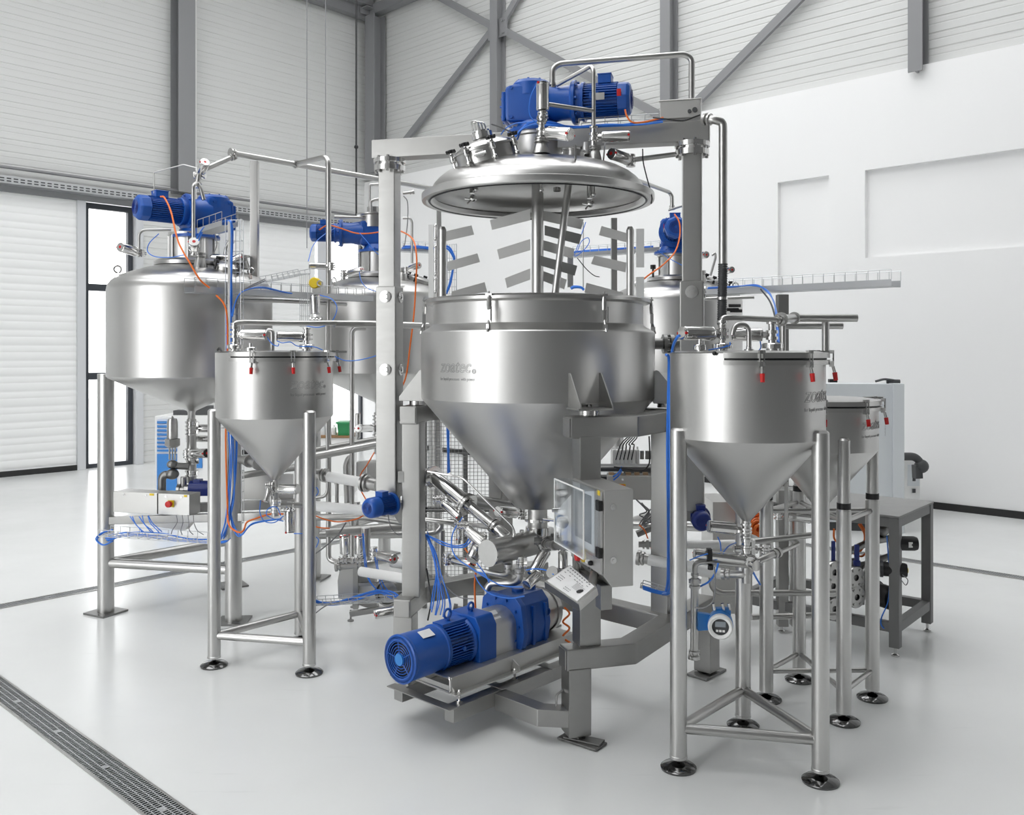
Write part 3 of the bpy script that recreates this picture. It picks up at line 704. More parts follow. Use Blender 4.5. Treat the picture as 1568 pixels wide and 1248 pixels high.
# ------------------------------------------------------------------ portal
pu = rotz(-13.8); pv = rotz(76.2); PL, PR = V((-.652, 4.768, 0)), V((.884, 4.39, 0))
t = thing('portal_frame', 'square steel portal frame that carries the raised lid', 'frame', (PL+PR)/2+Z*.9)
mb = MB(); mb.bar(PL-pu*.085+Z*2.768, PR+pu*.085+Z*2.768, .10, .098); mb.build('cross_beam', 'frame', t, bevel=.006)
for p in (PL, PR):
    mb = MB(); mb.bar(p+Z*.95, p+Z*2.69, .094, .094, pv); ps = mb.build('post', 'frame', t, bevel=.007)
    mb = MB(); mb.bar(p+Z*.92, p+Z*2.04, .115, .115, pv); sl = mb.build('sleeve', 'frame', t, bevel=.008)
    mb = MB(); mb.lathe([(0, 2.655), (.082, 2.655), (.082, 2.682), (.07, 2.684), (.07, 2.695), (.085, 2.697), (.085, 2.719), (0, 2.719)], p, Z, 36); star_bolts(mb, p+Z*2.645, Z, .072, 8, .008, .085); mb.build('flange', 'polish', t)
    for z in (1.985, 1.60):
        for d in (-pv, pu):
            mb = MB(); q = p+d*.057+Z*z; mb.lathe([(.031, 0), (.031, .008), (.012, .010), (.012, .006), (0, .006)], q, d, 24); star_bolts(mb, q, d, .022, 3, .004, .012); mb.build('guide_disc', 'polish', sl)
    mb = MB(); mb.bar(p+Z*.87, p+Z*.925, .09, .09, pv); mb.build('end_block', 'dull', sl, bevel=.004)
# ------------------------------------------------------------------ support ring frame under the vessel
def wv(p): p = V(p)-CT; return p.dot(A), p.dot(B)
def mir(p): w, v = wv(p); return CT+A*w-B*v
FS = .095
E1 = rotz(16.5)
Eu, Bu, Cu = V((.242, 3.914, 0)), V((.53, 4.0, 0)), V((.79, 4.38, 0))
El, Bl, Cl = V((.222, 3.883, 0)), V((.516, 3.97, 0)), V((.775, 4.36, 0))
t = thing('vessel_stand', 'box section steel frame ringing the cone of the mixing vessel', 'frame', CT)
for nm, (e, b, c), z in (('upper_ring', (Eu, Bu, Cu), 1.365), ('lower_ring', (El, Bl, Cl), .368)):
    mb = MB(); P = [e, b, c, mir(c), mir(b), mir(e)]; mb.rail([p+Z*z for p in P], FS, FS); o = mb.build(nm, 'frame', t, bevel=.007)
    for p, q in ((e, b), (mir(e), mir(b))):
        d = (p-q).normalized(); mb = MB(); mb.box(p+d*.003+Z*z, (.006, FS*.86, FS*.86), (d, d.cross(Z), Z)); mb.build('end_cap', 'frame', o, bevel=.002)
Pu, Pl = V((.328, 3.94, 0)), V((.28, 3.90, 0)); P2 = V((.755, 4.43, 0)); F2 = V((1.025, 4.71, 0))
e2 = rotz(106.5)
for k, (pu_, pl_) in enumerate(((Pu, Pl), (mir(Pu), mir(Pl)))):
    d = E1 if k == 0 else rotz(78.2)
    mb = MB(); mb.bar(pu_+Z*.41, pu_+Z*1.33, .1, .1, d); mb.bar(pl_+Z*.035, pl_+Z*.33, .105, .105, d); lg = mb.build('leg', 'frame', t, bevel=.007)
    mb = MB(); dd = rotz(-38) if k == 0 else rotz(30); mb.box(pl_+Z*.008+dd*.03, (.2, .09, .01), (dd, dd.cross(Z), Z)); mb.box(pl_+Z*.018+dd*.04, (.17, .06, .008), (rotz(-28), rotz(62), Z)); mb.box(pl_+Z*.03, (.06, .05, .03), (dd, dd.cross(Z), Z)); mb.build('foot_plate', 'plate', lg, bevel=.002)
    mb = MB(); q = pl_-d*.055 - e2*.0; mb.tube([q+e2*.02+Z*.10, q-d*.03+e2*.02+Z*.12, q-d*.03+e2*.02+Z*.2, q+e2*.02+Z*.22], .005, 6, .01); mb.build('handle', 'steel', lg)
for k, (a, b, c) in enumerate(((P2, F2, Cl), (mir(P2), mir(F2), mir(Cl)))):
    mb = MB(); mb.bar(a+Z*.41, a+Z*1.33, .1, .1, A); mb.bar(c+Z*.368, b+Z*.368, FS, FS); mb.bar(b+Z*.02, b+Z*.33, .1, .1, A); lg = mb.build('leg', 'frame', t, bevel=.007)
    mb = MB(); mb.box(b+Z*.008, (.2, .12, .012), (A, B, Z)); mb.build('foot_plate', 'dull', lg, bevel=.002)
# floor rails and the beams that tie them to the feet
mb = MB()
for b in (-.16, .18):
    q0, q1 = CT-A*.79+B*b+Z*.125, CT-A*-.1+B*b+Z*.125; mb.bar(q0, q1, .06, .065)
for s in (.80, .47, .12):
    mb.bar(CT-A*s-B*.2+Z*.159, CT-A*s+B*.22+Z*.159, .05, .006)
mb.build('floor_rail', 'frame', t, bevel=.003)
for k in (1, -1):
    mb = MB(); a = CT-A*.5+B*(k*.21); b = CT-A*.505+B*(k*.46); c = (Pl if k == 1 else mir(Pl)) - A*.03
    mb.rail([a+Z*.115, b+Z*.115, c+Z*.115], .075, .075); mb.build('tie_beam', 'frame', t, bevel=.004)
# brackets that tie the portal sleeves to the ring
mb = MB()
for p, q, z in ((PL, mir(Pu), 1.365), (PR, Cu, 1.365), (PL, mir(Pu), 1.03), (PR, P2, 1.03)):
    mb.bar(p+Z*z, q+Z*z, .02, .07)
mb.build('tie_bracket', 'frame', t)

# ------------------------------------------------------------------ horizontal pump drive
ang_u = math.degrees(math.atan2(-A.y, -A.x))
def place(t, z): t.location = CT+Z*z; t.rotation_euler = (0, 0, math.radians(ang_u))
t = thing('pump_drive', 'big blue motor and pump drive lying on the sled beneath the vessel', 'motor')
zc_ = 0.0
mb = MB(); mb.lathe([(.09, 0), (.100, 0), (.106, .012), (.106, .022), (.101, .026), (.104, .225), (.1, .227), (.08, .227)], (.69, 0, 0), X, 56)
mb.lathe([(.104, 0), (.107, .006), (.107, .018), (.100, .022), (.088, .022)], (.895, 0, 0), X, 56); mb.build('fan_cover', 'blue', t)
mb = MB()
for r in (.028, .040, .052, .064, .076, .088): mb.ring((.913, 0, 0), X, r, .0022, 40, 6)
for k in range(5):
    a = 2*PI*k/5+.5; u = V((0, math.cos(a), math.sin(a))); mb.cyl(V((.913, 0, 0))+u*.02, V((.913, 0, 0))+u*.098, .0026, n=6)
g_ = mb.build('fan_grille', 'blue', t)
mb = MB(); mb.cyl((.905, 0, 0), (.921, 0, 0), .026, n=24); mb.build('hub_cap', 'lblue', g_, label='lighter blue hub cap')
mb = MB(); mb.cyl((.86, 0, 0), (.88, 0, 0), .096, n=32); mb.build('fan_disc', 'dark', t)
mb = MB(); mb.cyl((.53, 0, 0), (.70, 0, 0), .082, n=32)
for k in range(48):
    a = 2*PI*k/48; u = V((0, math.cos(a), math.sin(a))); mb.box(V((.618, 0, 0))+u*.09, (.16, .0035, .024), (X, X.cross(u), u))
mb.cyl((.62, .098, .0), (.62, .106, 0), .01, n=10); mb.box((.615, 0, .098), (.15, .07, .018))
mb.build('motor_body', 'blue', t)
mb = MB(); mb.box((.83, -.118, -.005), (.07, .03, .075)); mb.build('fan_box', 'blue', t, bevel=.008)
def eye(mb, p, r=.018): mb.ring(V(p)+Z*r, Yv, r, .006, 18, 8); mb.cyl(V(p)-Z*.012, V(p)+Z*.004, .012, n=10)
mb = MB(); eye(mb, (.63, 0, .118), .021); mb.build('lifting_eye', 'blue', t)
mb = MB()
mb.prism([V(q)+X*.075 for q in [(.46, -.115, -.14), (.46, .115, -.14), (.46, .115, .07), (.46, .085, .118), (.46, -.085, .118), (.46, -.115, .07)]], (-.115, 0, 0)); mb.lathe([(.085, 0), (.108, .004), (.108, .02), (.09, .03), (.08, .05)], (.53, 0, 0), X, 32)
mb.build('gear_housing', 'blue', t, bevel=.008)
mb = MB(); mb.box((.475, 0, -.150), (.16, .26, .022)); mb.build('gear_foot', 'blue', t, bevel=.004)
mb = MB(); eye(mb, (.48, 0, .125), .017); mb.build('lifting_eye', 'blue', t)
mb = MB(); pr = [(0, -.10, -.16), (0, .10, -.16), (0, .10, .02)]+[(0, .10*math.cos(a*PI/10), .02+.085*math.sin(a*PI/10)) for a in range(1, 10)]+[(0, -.10, .02)]
mb.prism([V(p)+X*.415 for p in pr], (-.145, 0, 0)); mb.build('coupling_guard', 'panel', t, smooth=50)
mb = MB(); mb.box((.375, .055, .089), (.05, .05, .002), (X, V((0, .82, -.57)), V((0, .57, .82)))); mb.build('label_plate', 'sheet', t)
mb = MB(); mb.prism([V(q)+X*.11 for q in [(.16, -.13, -.10), (.16, .13, -.10), (.16, .15, -.02), (.16, .13, .12), (.16, .09, .155), (.16, -.09, .155), (.16, -.13, .12), (.16, -.15, -.02)]], (-.035, 0, 0)); mb.build('pump_flange', 'blue', t, bevel=.006)
mb = MB(); mb.prism([V(q)+X*.11 for q in [(.125, -.11, -.11), (.125, .11, -.11), (.125, .125, 0), (.125, .11, .11), (.125, .07, .15), (.125, -.07, .15), (.125, -.11, .11), (.125, -.125, 0)]], (-.19, 0, 0))
for x_ in (.17, .08): mb.box((x_, .118, .0), (.016, .02, .2)); mb.cyl((x_-.02, 0, .14), (x_-.02, 0, .165), .03, n=14)
star_bolts(mb, (.27, 0, .02), X, .118, 10, .008, .012); mb.ring((.065, .122, .05), Yv, .018, .004, 20, 6); mb.build('pump_gearbox', 'blue', t, bevel=.01)
mb = MB(); mb.lathe([(0, 0), (.115, 0), (.115, .045), (.105, .05), (.105, .085), (.112, .087), (.112, .115), (0, .115)], (.048, 0, .02), -X, 44); star_bolts(mb, (-.06, 0, .02), -X, .09, 8, .008, .018); mb.build('pump_head', 'steel', t)
mb = MB(); mb.box((.80, .045, .0965), (.07, .045, .002), (X, V((0, .9, -.43)), V((0, .43, .9)))); mb.build('sticker', 'sheet', t)
place(t, .352)
# sled that carries the pump drive
t = thing('motor_sled', 'folded steel sled on levelling bolts carrying the blue pump drive', 'base frame')
mb = MB()
mb.box((.32, 0, .262), (.86, .31, .006))
for k in (-1, 1): mb.box((.32, k*.152, .228), (.86, .006, .072)); mb.box((.32, k*.168, .193), (.86, .035, .006))
mb.build('deck', 'panel', t, bevel=.002)
mb = MB(); mb.tube([(.752, -.15, .262), (.752, .148, .262), (.752, .15, .20), (.752, -.17, .20)], .006, 8, .012); mb.bar((.75, -.15, .212), (.75, .15, .212), .004, .03, Z); mb.build('end_hoop', 'steel', t)
for x_ in (.72, .36, .0):
    for k in (-1, 1): mb = MB(); mb.cyl((x_, k*.172, .158), (x_, k*.172, .212), .006, n=8); mb.cyl((x_, k*.172, .196), (x_, k*.172, .206), .012, n=6); mb.cyl((x_, k*.172, .158), (x_, k*.172, .164), .014, n=10); mb.build('levelling_bolt', 'polish', t)
for k in (-1, 1): mb = MB(); mb.prism([(.36, k*.155, .20), (.36, k*.155, .25), (.36, k*.20, .225), (.36, k*.20, .20)], (-.008, 0, 0)); mb.build('gusset', 'panel', t)
place(t, 0)

# ------------------------------------------------------------------ valves, pipes, hoses, cables
def valve(label, body, end, rpx, baxis=Z, bl=.07, br=.017, red=1, capm='polish', disc=False, yoke=.24):
    pb, pe = Pt(body), Pt(end); d = (pe-pb).normalized(); L = (pe-pb).length
    r = rpx*pe.y/F; bx = V(baxis).normalized()
    t = thing('pneumatic_valve', label, 'valve', pb, 'pneumatic valves on the pipework')
    a0 = L*yoke
    mb = MB(); mb.lathe([(0, a0), (r*.7, a0), (r*.96, a0+r*.12), (r, a0+r*.3), (r, L-r*.3), (r*.96, L-r*.1), (r*.75, L), (0, L)], pb, d, 28)
    for q in (a0+r*.36, L-r*.36): mb.lathe([(r, -r*.06), (r*1.04, -r*.03), (r*1.04, r*.03), (r, r*.06)], pb+d*q, d, 28)
    mb.build('actuator', 'polish', t)
    mb = MB(); mb.lathe([(r*.9, 0), (r*.9, r*.06), (0, r*.06)], pb+d*L, d, 24); mb.build('end_cap', capm, t)
    if disc:
        mb = MB(); mb.cyl(pb+d*(L+r*.06), pb+d*(L+r*.1), r*.3, n=12); mb.build('indicator', 'red', t)
    mb = MB(); mb.cyl(pb, pb+d*a0, min(r*.34, .012), n=12); mb.cyl(pb+d*(a0*.55), pb+d*a0*1.02, min(r*.55, .02), n=6); mb.build('yoke', 'polish', t)
    mb = MB(); mb.lathe([(0, -bl/2), (br*1.35, -bl/2), (br*1.35, -bl/2+.008), (br*.9, -bl/2+.010), (br*.9, -bl*.2), (br*1.5, -bl*.18), (br*1.5, -bl*.06), (br*1.1, -bl*.05), (br*1.1, bl*.05), (br*1.5, bl*.06), (br*1.5, bl*.18), (br*.9, bl*.2), (br*.9, bl/2-.010), (br*1.35, bl/2-.008), (br*1.35, bl/2), (0, bl/2)], pb, bx, 22)
    for s_ in (-1, 1):
        u = basis(bx)[0]; mb.cyl(pb+bx*(s_*bl*.12)+u*br*1.4, pb+bx*(s_*bl*.12)+u*br*2.0, .004, n=8)
    mb.build('valve_body', 'polish', t)
    u, w, _ = basis(d)
    for k in range(red):
        mb = MB(); q = pb+d*(L-r*.1)+u*(r*(.85 if k == 0 else -.85)); mb.cyl(q, q+u*(r*.22 if k == 0 else -r*.22), min(.006, r*.2), n=10); mb.build('air_port', 'red', t, label='red air port')
    return t
def pipe(label, pts, r, m='steel', fil=.05, fer=(), name='steel_pipe', group='stainless process pipes', n=14):
    P = [Pt(p) for p in pts]; mb = MB(); mb.tube(P, r, n, fil)
    for i in fer:
        j = i if i >= 0 else len(P)+i
        d = (P[j]-P[j-1]).normalized() if j else (P[1]-P[0]).normalized()
        ferrule(mb, P[j], d, r*1.55, .007); ferrule(mb, P[j]-d*.022 if j else P[j]+d*.022, d, r*1.4, .005)
    return solo(name, label, 'pipe', mb, m, group)
def ppx(label, pts, rp, **k):     # radius given in photo pixels at the first point
    return pipe(label, pts, rp*Pt(pts[0]).y/F, **k)
def cable(label, pts, r=.004, m='cblue', name=None, group=None, cat='cable', strands=1, spread=.008):
    P = [Pt(p) for p in pts]; mb = MB(); r = r*{'cblue': .74, 'orange': .66}.get(m, .9)
    for s_ in range(strands):
        o = V((random.uniform(-1, 1), random.uniform(-1, 1), random.uniform(-1, 1)))*spread if strands > 1 else V((0, 0, 0))
        mb.spline([p+o+(V((random.uniform(-1, 1), 0, random.uniform(-1, 1)))*spread*.6 if strands > 1 else V((0, 0, 0))) for p in P], r)
    nm = name or {'cblue': 'blue_air_hose', 'orange': 'orange_cable', 'grey_cable': 'grey_cable', 'black': 'black_cable'}[m]
    g = group or {'cblue': 'blue air hoses', 'orange': 'orange power cables', 'grey_cable': 'grey cables', 'black': 'black cables'}[m]
    return solo(nm, label, cat, mb, m, g)
def basket(label, p0, p1, w, h, up=Z, step=.06):
    p0, p1 = Pt(p0), Pt(p1); d = (p1-p0).normalized(); L = (p1-p0).length; s = d.cross(up).normalized(); up = s.cross(d).normalized()
    t = thing('cable_tray', label, 'cable tray', (p0+p1)/2, 'wire basket cable trays')
    mb = MB(); r = .0022
    for k in range(-2, 3): mb.cyl(p0+s*(k*w/4), p1+s*(k*w/4), r, n=5)
    for k in (-1, 1):
        mb.cyl(p0+s*(k*w/2)+up*h, p1+s*(k*w/2)+up*h, r, n=5)
    mb.build('long_wire', 'tray', t)['kind'] = 'stuff'
    mb = MB(); n = max(2, int(L/step))
    for i in range(n+1):
        q = p0+d*(L*i/n); mb.tube([q-s*(w/2)+up*h, q-s*(w/2), q+s*(w/2), q+s*(w/2)+up*h], r, 5)
    mb.build('cross_wire', 'tray', t)['kind'] = 'stuff'
    return t
def solid_tray(label, p0, p1, w, h, wire=.05):
    p0, p1 = Pt(p0), Pt(p1); d = (p1-p0).normalized(); L = (p1-p0).length; s = d.cross(Z).normalized()
    t = thing('cable_tray', label, 'cable tray', (p0+p1)/2, 'wire basket cable trays')
    mb = MB(); mb.box((p0+p1)/2, (L, w, .003), (d, s, Z))
    for k in (-1, 1): mb.box((p0+p1)/2+s*(k*w/2)+Z*(h/2), (L, .003, h), (d, s, Z))
    mb.build('channel', 'tray', t)
    mb = MB(); n = max(2, int(L/.07))
    for i in range(n+1):
        q = p0+d*(L*i/n); mb.tube([q-s*(w/2)+Z*h, q-s*(w/2)+Z*(h+wire), q-s*(w/2)+Z*(h+wire)], .002, 5); mb.tube([q+s*(w/2)+Z*h, q+s*(w/2)+Z*(h+wire)], .002, 5)
    for k in (-1, 1): mb.cyl(p0+s*(k*w/2)+Z*(h+wire), p1+s*(k*w/2)+Z*(h+wire), .0022, n=5)
    mb.build('guard_wire', 'tray', t)['kind'] = 'stuff'
    return t
def post(label, p0, p1, w=.05, m='steel'):
    p0, p1 = Pt(p0), Pt(p1); mb = MB(); mb.bar(p0, p1, w, w); return solo('support_post', label, 'post', mb, m, 'steel support posts', bevel=.003)

# ---- overhead pipe over the two left tanks
pA = V((-1.73, 6.0, 3.0)); a0, a1 = pA-A*.17, pA+A*2.3
o = pipe('long overhead steel pipe running back from above the left domed tank', [a0, a1], .020, fer=(0, 1))
pipe('sloping steel pipe stub linking the long overhead pipe to the left tank valve', [a0+A*.02-Z*.02, W(318, 257, 5.75), W(305, 263, 5.72), W(303, 278, 5.72), W(303, 286, 5.72)], .017, fil=.05, fer=(0, 4))
post('slim square post holding the long overhead pipe above the left tank', W(390, 436, 6.0), W(390, 247, 6.0), .05)
pB = V((-1.51, 6.24, 3.0)); qB = V((-1.226, 5.98, 3.0))
pipe('tall steel downpipe dropping from the overhead pipe beside the left hopper', [pB, qB, V((-1.226, 5.98, .30)), V((-1.15, 5.95, .29)), V((-1.08, 5.9, .285))], .018, fil=.07, fer=(0, 4))
valve('valve with a round end cap above the left tank motor', (306, 268, 5.74), (314, 248, 5.66), 7.5, X, disc=True, capm='polish')
pipe('thin vertical pipe standing on the left tank beside the blue motor', [W(296, 366, 5.62), W(296, 284, 5.62), W(302, 279, 5.66), W(308, 290, 5.66), W(312, 306, 5.66)], .0125, fil=.02)
valve('valve with a white round dial on the nozzle of the left tank', (297, 384, 5.62), (297, 370, 5.54), 8.5, Z, bl=.06, disc=True, capm='white')
pipe('thin bent rod reaching from the left tank valve over to its motor', [W(304, 258, 5.74), W(281, 252, 5.74), W(236, 264, 5.74), W(236, 296, 5.74)], .004, fil=.01)
valve('valve pointing left from the rim of the left tank near the glazed door', (216, 388, 5.86), (184, 378, 5.70), 7.5, Z, bl=.05, disc=True)
pipe('hooked pipe on the rim of the left tank behind the blue motor', [W(213, 394, 5.9), W(213, 352, 5.9), W(262, 352, 5.95)], .009, fil=.05)
valve('valve lying on the right rim of the left tank', (370, 396, 5.9), (324, 393, 5.9), 4.5, Z, bl=.05)
valve('valve on the right rim of the left tank beside the cable tray', (348, 404, 5.86), (372, 394, 5.86), 7.5, Z, bl=.05)
pipe('short hooked vent pipe on the right rim of the left tank', [W(343, 402, 5.95), W(346, 378, 5.95), W(352, 368, 5.95), W(358, 372, 5.95)], .010, fil=.03)
mb = MB(); mb.lathe([(.045, 0), (.025, .06), (.025, .075), (.04, .078), (.04, .09), (0, .09)], W(373, 412, 5.95), Z, 20); solo('pipe_nozzle', 'small conical nozzle at the far right rim of the left tank', 'nozzle', mb, 'steel')
# orange and blue lines around the left tank
cable('orange cable sweeping from the left tank motor down over the dome', [(246, 301, 5.52), (252, 303, 5.4), (262, 325, 5.3), (273, 370, 5.2), (292, 405, 5.15), (306, 428, 5.15), (321, 441, 5.18)], .008, 'orange')
cable('orange cable dropping vertically behind the rim of the left hopper', [(331, 452, 5.2), (343, 466, 5.2), (348, 490, 5.2), (348, 560, 5.22), (346, 640, 5.24), (346, 700, 5.24), (349, 800, 5.24)], .008, 'orange')
solid_tray('short cable tray running past the blue motor of the left tank', W(314, 358, 5.55), W(352, 346, 5.3), .10, .03)
basket('vertical wire ladder tray standing between the left tank and its hopper', W(361, 545, 5.3), W(361, 337, 5.3), .09, .05, up=-Yv)
post('thin vertical rail beside the wire ladder tray at the left tank', W(352, 545, 5.28), W(352, 338, 5.28), .02)
cable('bundle of blue hoses running down the wire ladder tray at the left tank', [(303, 366, 5.5), (314, 348, 5.45), (335, 341, 5.35), (352, 338, 5.28), (356, 350, 5.26), (355, 400, 5.26), (355, 450, 5.26), (354, 540, 5.26)], .005, strands=3)
cable('blue hose fanning from the long tray toward the vertical rail', [(354, 485, 5.24), (360, 460, 5.26), (372, 446, 5.3), (400, 441, 5.4), (440, 449, 5.6), (470, 452, 5.8)], .005, strands=2)
cable('blue hose loop round the neck of the left tank', [(243, 358, 5.7), (229, 372, 5.65), (226, 385, 5.65), (238, 393, 5.6), (262, 394, 5.55), (283, 390, 5.5)], .004)
cable('grey cable loop hanging under the left tank gearbox', [(329, 357, 5.6), (332, 372, 5.55), (329, 384, 5.55), (322, 392, 5.6)], .0035, 'grey_cable')
for i in range(3):
    pass
pT = V((-1.875, 5.2, 2.038))
solid_tray('long cable tray crossing in front of the two left domed tanks', pT, pT+A*1.30, .12, .035)
post('slim pipe post below the long tray beside the left hopper', W(363, 535, 5.35), W(363, 452, 5.35), .016)
pipe('slim horizontal pipe below the long cable tray of the left tanks', [W(368, 460, 5.5), W(430, 461, 5.7), W(530, 466, 6.1)], .012)
cable('grey hose dipping from the small tray beside the yellow box', [(360, 470, 5.28), (364, 452, 5.3), (378, 440, 5.35), (405, 428, 5.45)], .004, 'grey_cable', strands=2)
basket('small wire basket tray climbing toward the yellow box', W(408, 431, 5.5), W(466, 419, 5.9), .09, .03)
basket('vertical wire ladder tray beside the yellow box', W(468, 500, 5.75), W(468, 420, 5.75), .05, .05, up=-Yv)
t = thing('junction_light', 'yellow round signal box beside the steel downpipe in front of the middle tank', 'signal box', W(483, 441, 5.7))
mb = MB(); mb.lathe([(0, 0), (.034, 0), (.036, .01), (.036, .05), (.03, .06), (0, .06)], W(484, 434, 5.75), -Yv, 24); mb.build('housing', 'yellow', t)
mb = MB(); mb.ring(W(490, 434, 5.68), Yv, .017, .005, 18, 6); mb.box(W(486, 444, 5.72), (.06, .03, .03)); mb.build('bracket', 'steel', t)
valve('valve upright beside the steel downpipe above the left hopper', (484, 491, 5.4), (482, 452, 5.4), 7.5, X, bl=.07)
valve('valve lying flat beside the downpipe near the middle tank dome', (507, 408, 5.9), (473, 407, 5.85), 5, Z, bl=.05, red=0)
cable('blue hose looping round the upright valve beside the downpipe', [(490, 452, 5.35), (508, 458, 5.3), (516, 472, 5.28), (508, 492, 5.28), (490, 501, 5.28), (470, 499, 5.3), (455, 493, 5.35)], .004)
# ---- middle tank fittings
pipe('crank shaped pipe above the gear motor of the middle tank', [W(560, 330, 6.9), W(568, 328, 6.9), W(568, 308, 6.9), W(573, 306, 6.9), W(590, 303, 6.9)], .012, fil=.04, fer=(0,))
pipe('round cover bar above the gear motor of the middle tank', [W(512, 332, 6.85), W(590, 334, 6.9)], .011)
mb = MB(); mb.lathe([(.10, 0), (.10, .09), (.13, .095), (.13, .105), (.05, .12), (.05, .16), (0, .16)], W(572, 349, 6.96), Z, 28); solo('gearbox_cover', 'round steel cap on top of the middle tank gearbox', 'cover', mb, 'steel')
pipe('slim square frame post rising behind the left portal post', [W(566, 345, 7.1), W(566, 283, 7.1), W(585, 282, 7.1)], .012, fil=.01)
cable('orange cable running along the top of the middle tank motor', [(489, 352, 6.7), (502, 345, 6.68), (520, 349, 6.66), (545, 357, 6.66), (570, 357, 6.66), (600, 352, 6.7), (618, 356, 6.3), (633, 368, 5.9), (638, 395, 5.8), (637, 430, 5.8), (634, 480, 5.8), (628, 530, 5.8), (622, 575, 5.8), (612, 600, 5.8)], .008, 'orange')
cable('blue hose curling along the side of the middle tank motor', [(472, 400, 6.2), (480, 375, 6.4), (498, 358, 6.6), (512, 350, 6.7)], .004)
cable('blue hose slanting from the middle tank gearbox to the portal post', [(550, 356, 6.62), (562, 370, 6.6), (574, 385, 6.6), (583, 392, 6.6)], .004)
valve('valve with red ports pointing right on the middle tank dome', (526, 421, 6.55), (555, 412, 6.5), 4.6, Z, bl=.07, red=2, disc=True)
cable('blue hose hanging from the dome valve of the middle tank', [(550, 416, 6.5), (553, 430, 6.45), (562, 441, 6.4), (578, 447, 6.3)], .004)
valve('valve on the right dome of the middle tank by the portal post', (622, 414, 6.6), (642, 406, 6.5), 5.0, Z, bl=.05, disc=True)
pipe('hooked vent pipe right of the left portal post', [W(617, 334, 6.6), W(628, 334, 6.6), W(631, 340, 6.6), W(631, 403, 6.6)], .0095, fil=.05)
pipe('short capped pipe stub right of the left portal post top', [W(617, 296, 6.3), W(627, 295, 6.3), W(633, 294, 6.3)], .010, fer=(2,))
cable('grey hose curling beside the left portal post', [(618, 300, 6.3), (624, 310, 6.3), (624, 340, 6.3), (620, 372, 6.3), (618, 378, 6.3)], .004, 'grey_cable')
cable('blue hose bundle on the far tray left of the agitator bar', [(617, 378, 7.4), (640, 377, 7.5), (660, 380, 7.6), (684, 378, 7.6), (694, 390, 7.6), (696, 400, 7.6), (690, 430, 7.6), (684, 448, 7.6)], .012, strands=2)
solid_tray('far cable tray seen behind the left agitator bar', W(612, 385, 7.5), W(668, 387, 7.7), .12, .03)
basket('vertical wire ladder tray behind the left agitator paddles', W(692, 450, 7.7), W(692, 374, 7.7), .08, .04, up=-Yv)
t = thing('sensor_strip', 'white perforated mounting strip behind the left agitator bar', 'strip', W(664, 450, 5.4))
mb = MB(); mb.box(W(660, 400, 5.4), (.03, .012, .44)); mb.build('plate', 'white', t)
for k, y in enumerate((356, 388, 410, 437)):
    mb = MB(); c = W(667, y, 5.38); mb.cyl(c-Z*.03, c+Z*.03, .011, n=12); mb.sphere(c+Z*.04, .012, 10, 6); mb.sphere(c-Z*.04, .012, 10, 6); mb.build('fitting', 'polish', t)
post('slim grey pipe post behind the agitator, under the left of the lid', W(672, 460, 6.4), W(672, 322, 6.4), .035)
# ---- far tray on the right side behind the agitator
solid_tray('far cable tray running behind the right paddles to the rear tank', W(878, 394, 7.4), W(1010, 385, 7.3), .12, .03)
cable('blue hose bundle lying on the far tray behind the right paddles', [(878, 388, 7.4), (905, 385, 7.4), (950, 382, 7.35), (1000, 378, 7.3)], .010, strands=3)
post('pale pipe post behind the right agitator paddles', W(940, 462, 6.8), W(940, 334, 6.8), .045)
post('short dark post under the far tray behind the slanted shaft', W(873, 440, 7.0), W(873, 394, 7.0), .045)
pipe('thin vertical wire rod behind the right paddles', [W(893, 440, 7.2), W(893, 340, 7.2)], .005)
cable('pale blue hose loop behind the slanted shaft', [(897, 340, 6.6), (885, 375, 6.6), (880, 392, 6.6), (892, 385, 6.6), (902, 372, 6.6), (900, 364, 6.6), (890, 370, 6.6), (884, 385, 6.6)], .004)
cable('black cable sagging behind the right paddles to the rear tank', [(884, 395, 6.9), (898, 412, 6.9), (910, 422, 6.9), (918, 424, 6.9)], .004, 'black')
cable('blue hose coil seen just above the vessel rim behind the paddles', [(875, 442, 6.5), (880, 439, 6.5), (890, 440, 6.5), (896, 443, 6.5)], .012, strands=2)
mb = MB(); mb.box(W(980, 380, 5.6), (.05, .02, .24)); mb.box(W(980, 440, 5.6), (.05, .02, .13)); solo('sensor_plate', 'white mounting plate right of the right agitator bar', 'strip', mb, 'white')
# ---- rear right tank fittings
pipe('overhead pipe bending down to the rear tank motor', [V((1.42, 7.2, 2.97))-A*.7, W(1024, 294, 7.2), W(1029, 300, 7.2), W(1029, 320, 7.2)], .016, fil=.06, fer=(3,))
pipe('short slanting rod beside the rear tank motor', [W(1024, 322, 7.1), W(1046, 315, 7.0)], .008)
cable('orange cable arcing from the rear tank motor down to the vessel rim', [(1033, 328, 6.8), (1040, 340, 6.75), (1041, 360, 6.7), (1034, 385, 6.6), (1016, 405, 6.5), (995, 420, 6.4), (985, 428, 6.4)], .009, 'orange')
cable('blue hose slanting across the neck of the rear tank', [(1008, 384, 6.9), (1022, 394, 6.9), (1040, 404, 6.85), (1046, 407, 6.8)], .004)
valve('valve with a dial right of the right portal post', (1068, 392, 6.7), (1082, 390, 6.6), 5.5, Z, bl=.05, disc=True)
valve('valve with a dial beside the black ribbed hose', (1112, 414, 6.7), (1121, 413, 6.6), 5, Z, bl=.05, disc=True)
pipe('hooked vent pipe on the rear tank right of the portal post', [W(1088, 422, 6.9), W(1096, 394, 6.9), W(1095, 387, 6.9), (1090, 391, 6.9)], .009, fil=.03)
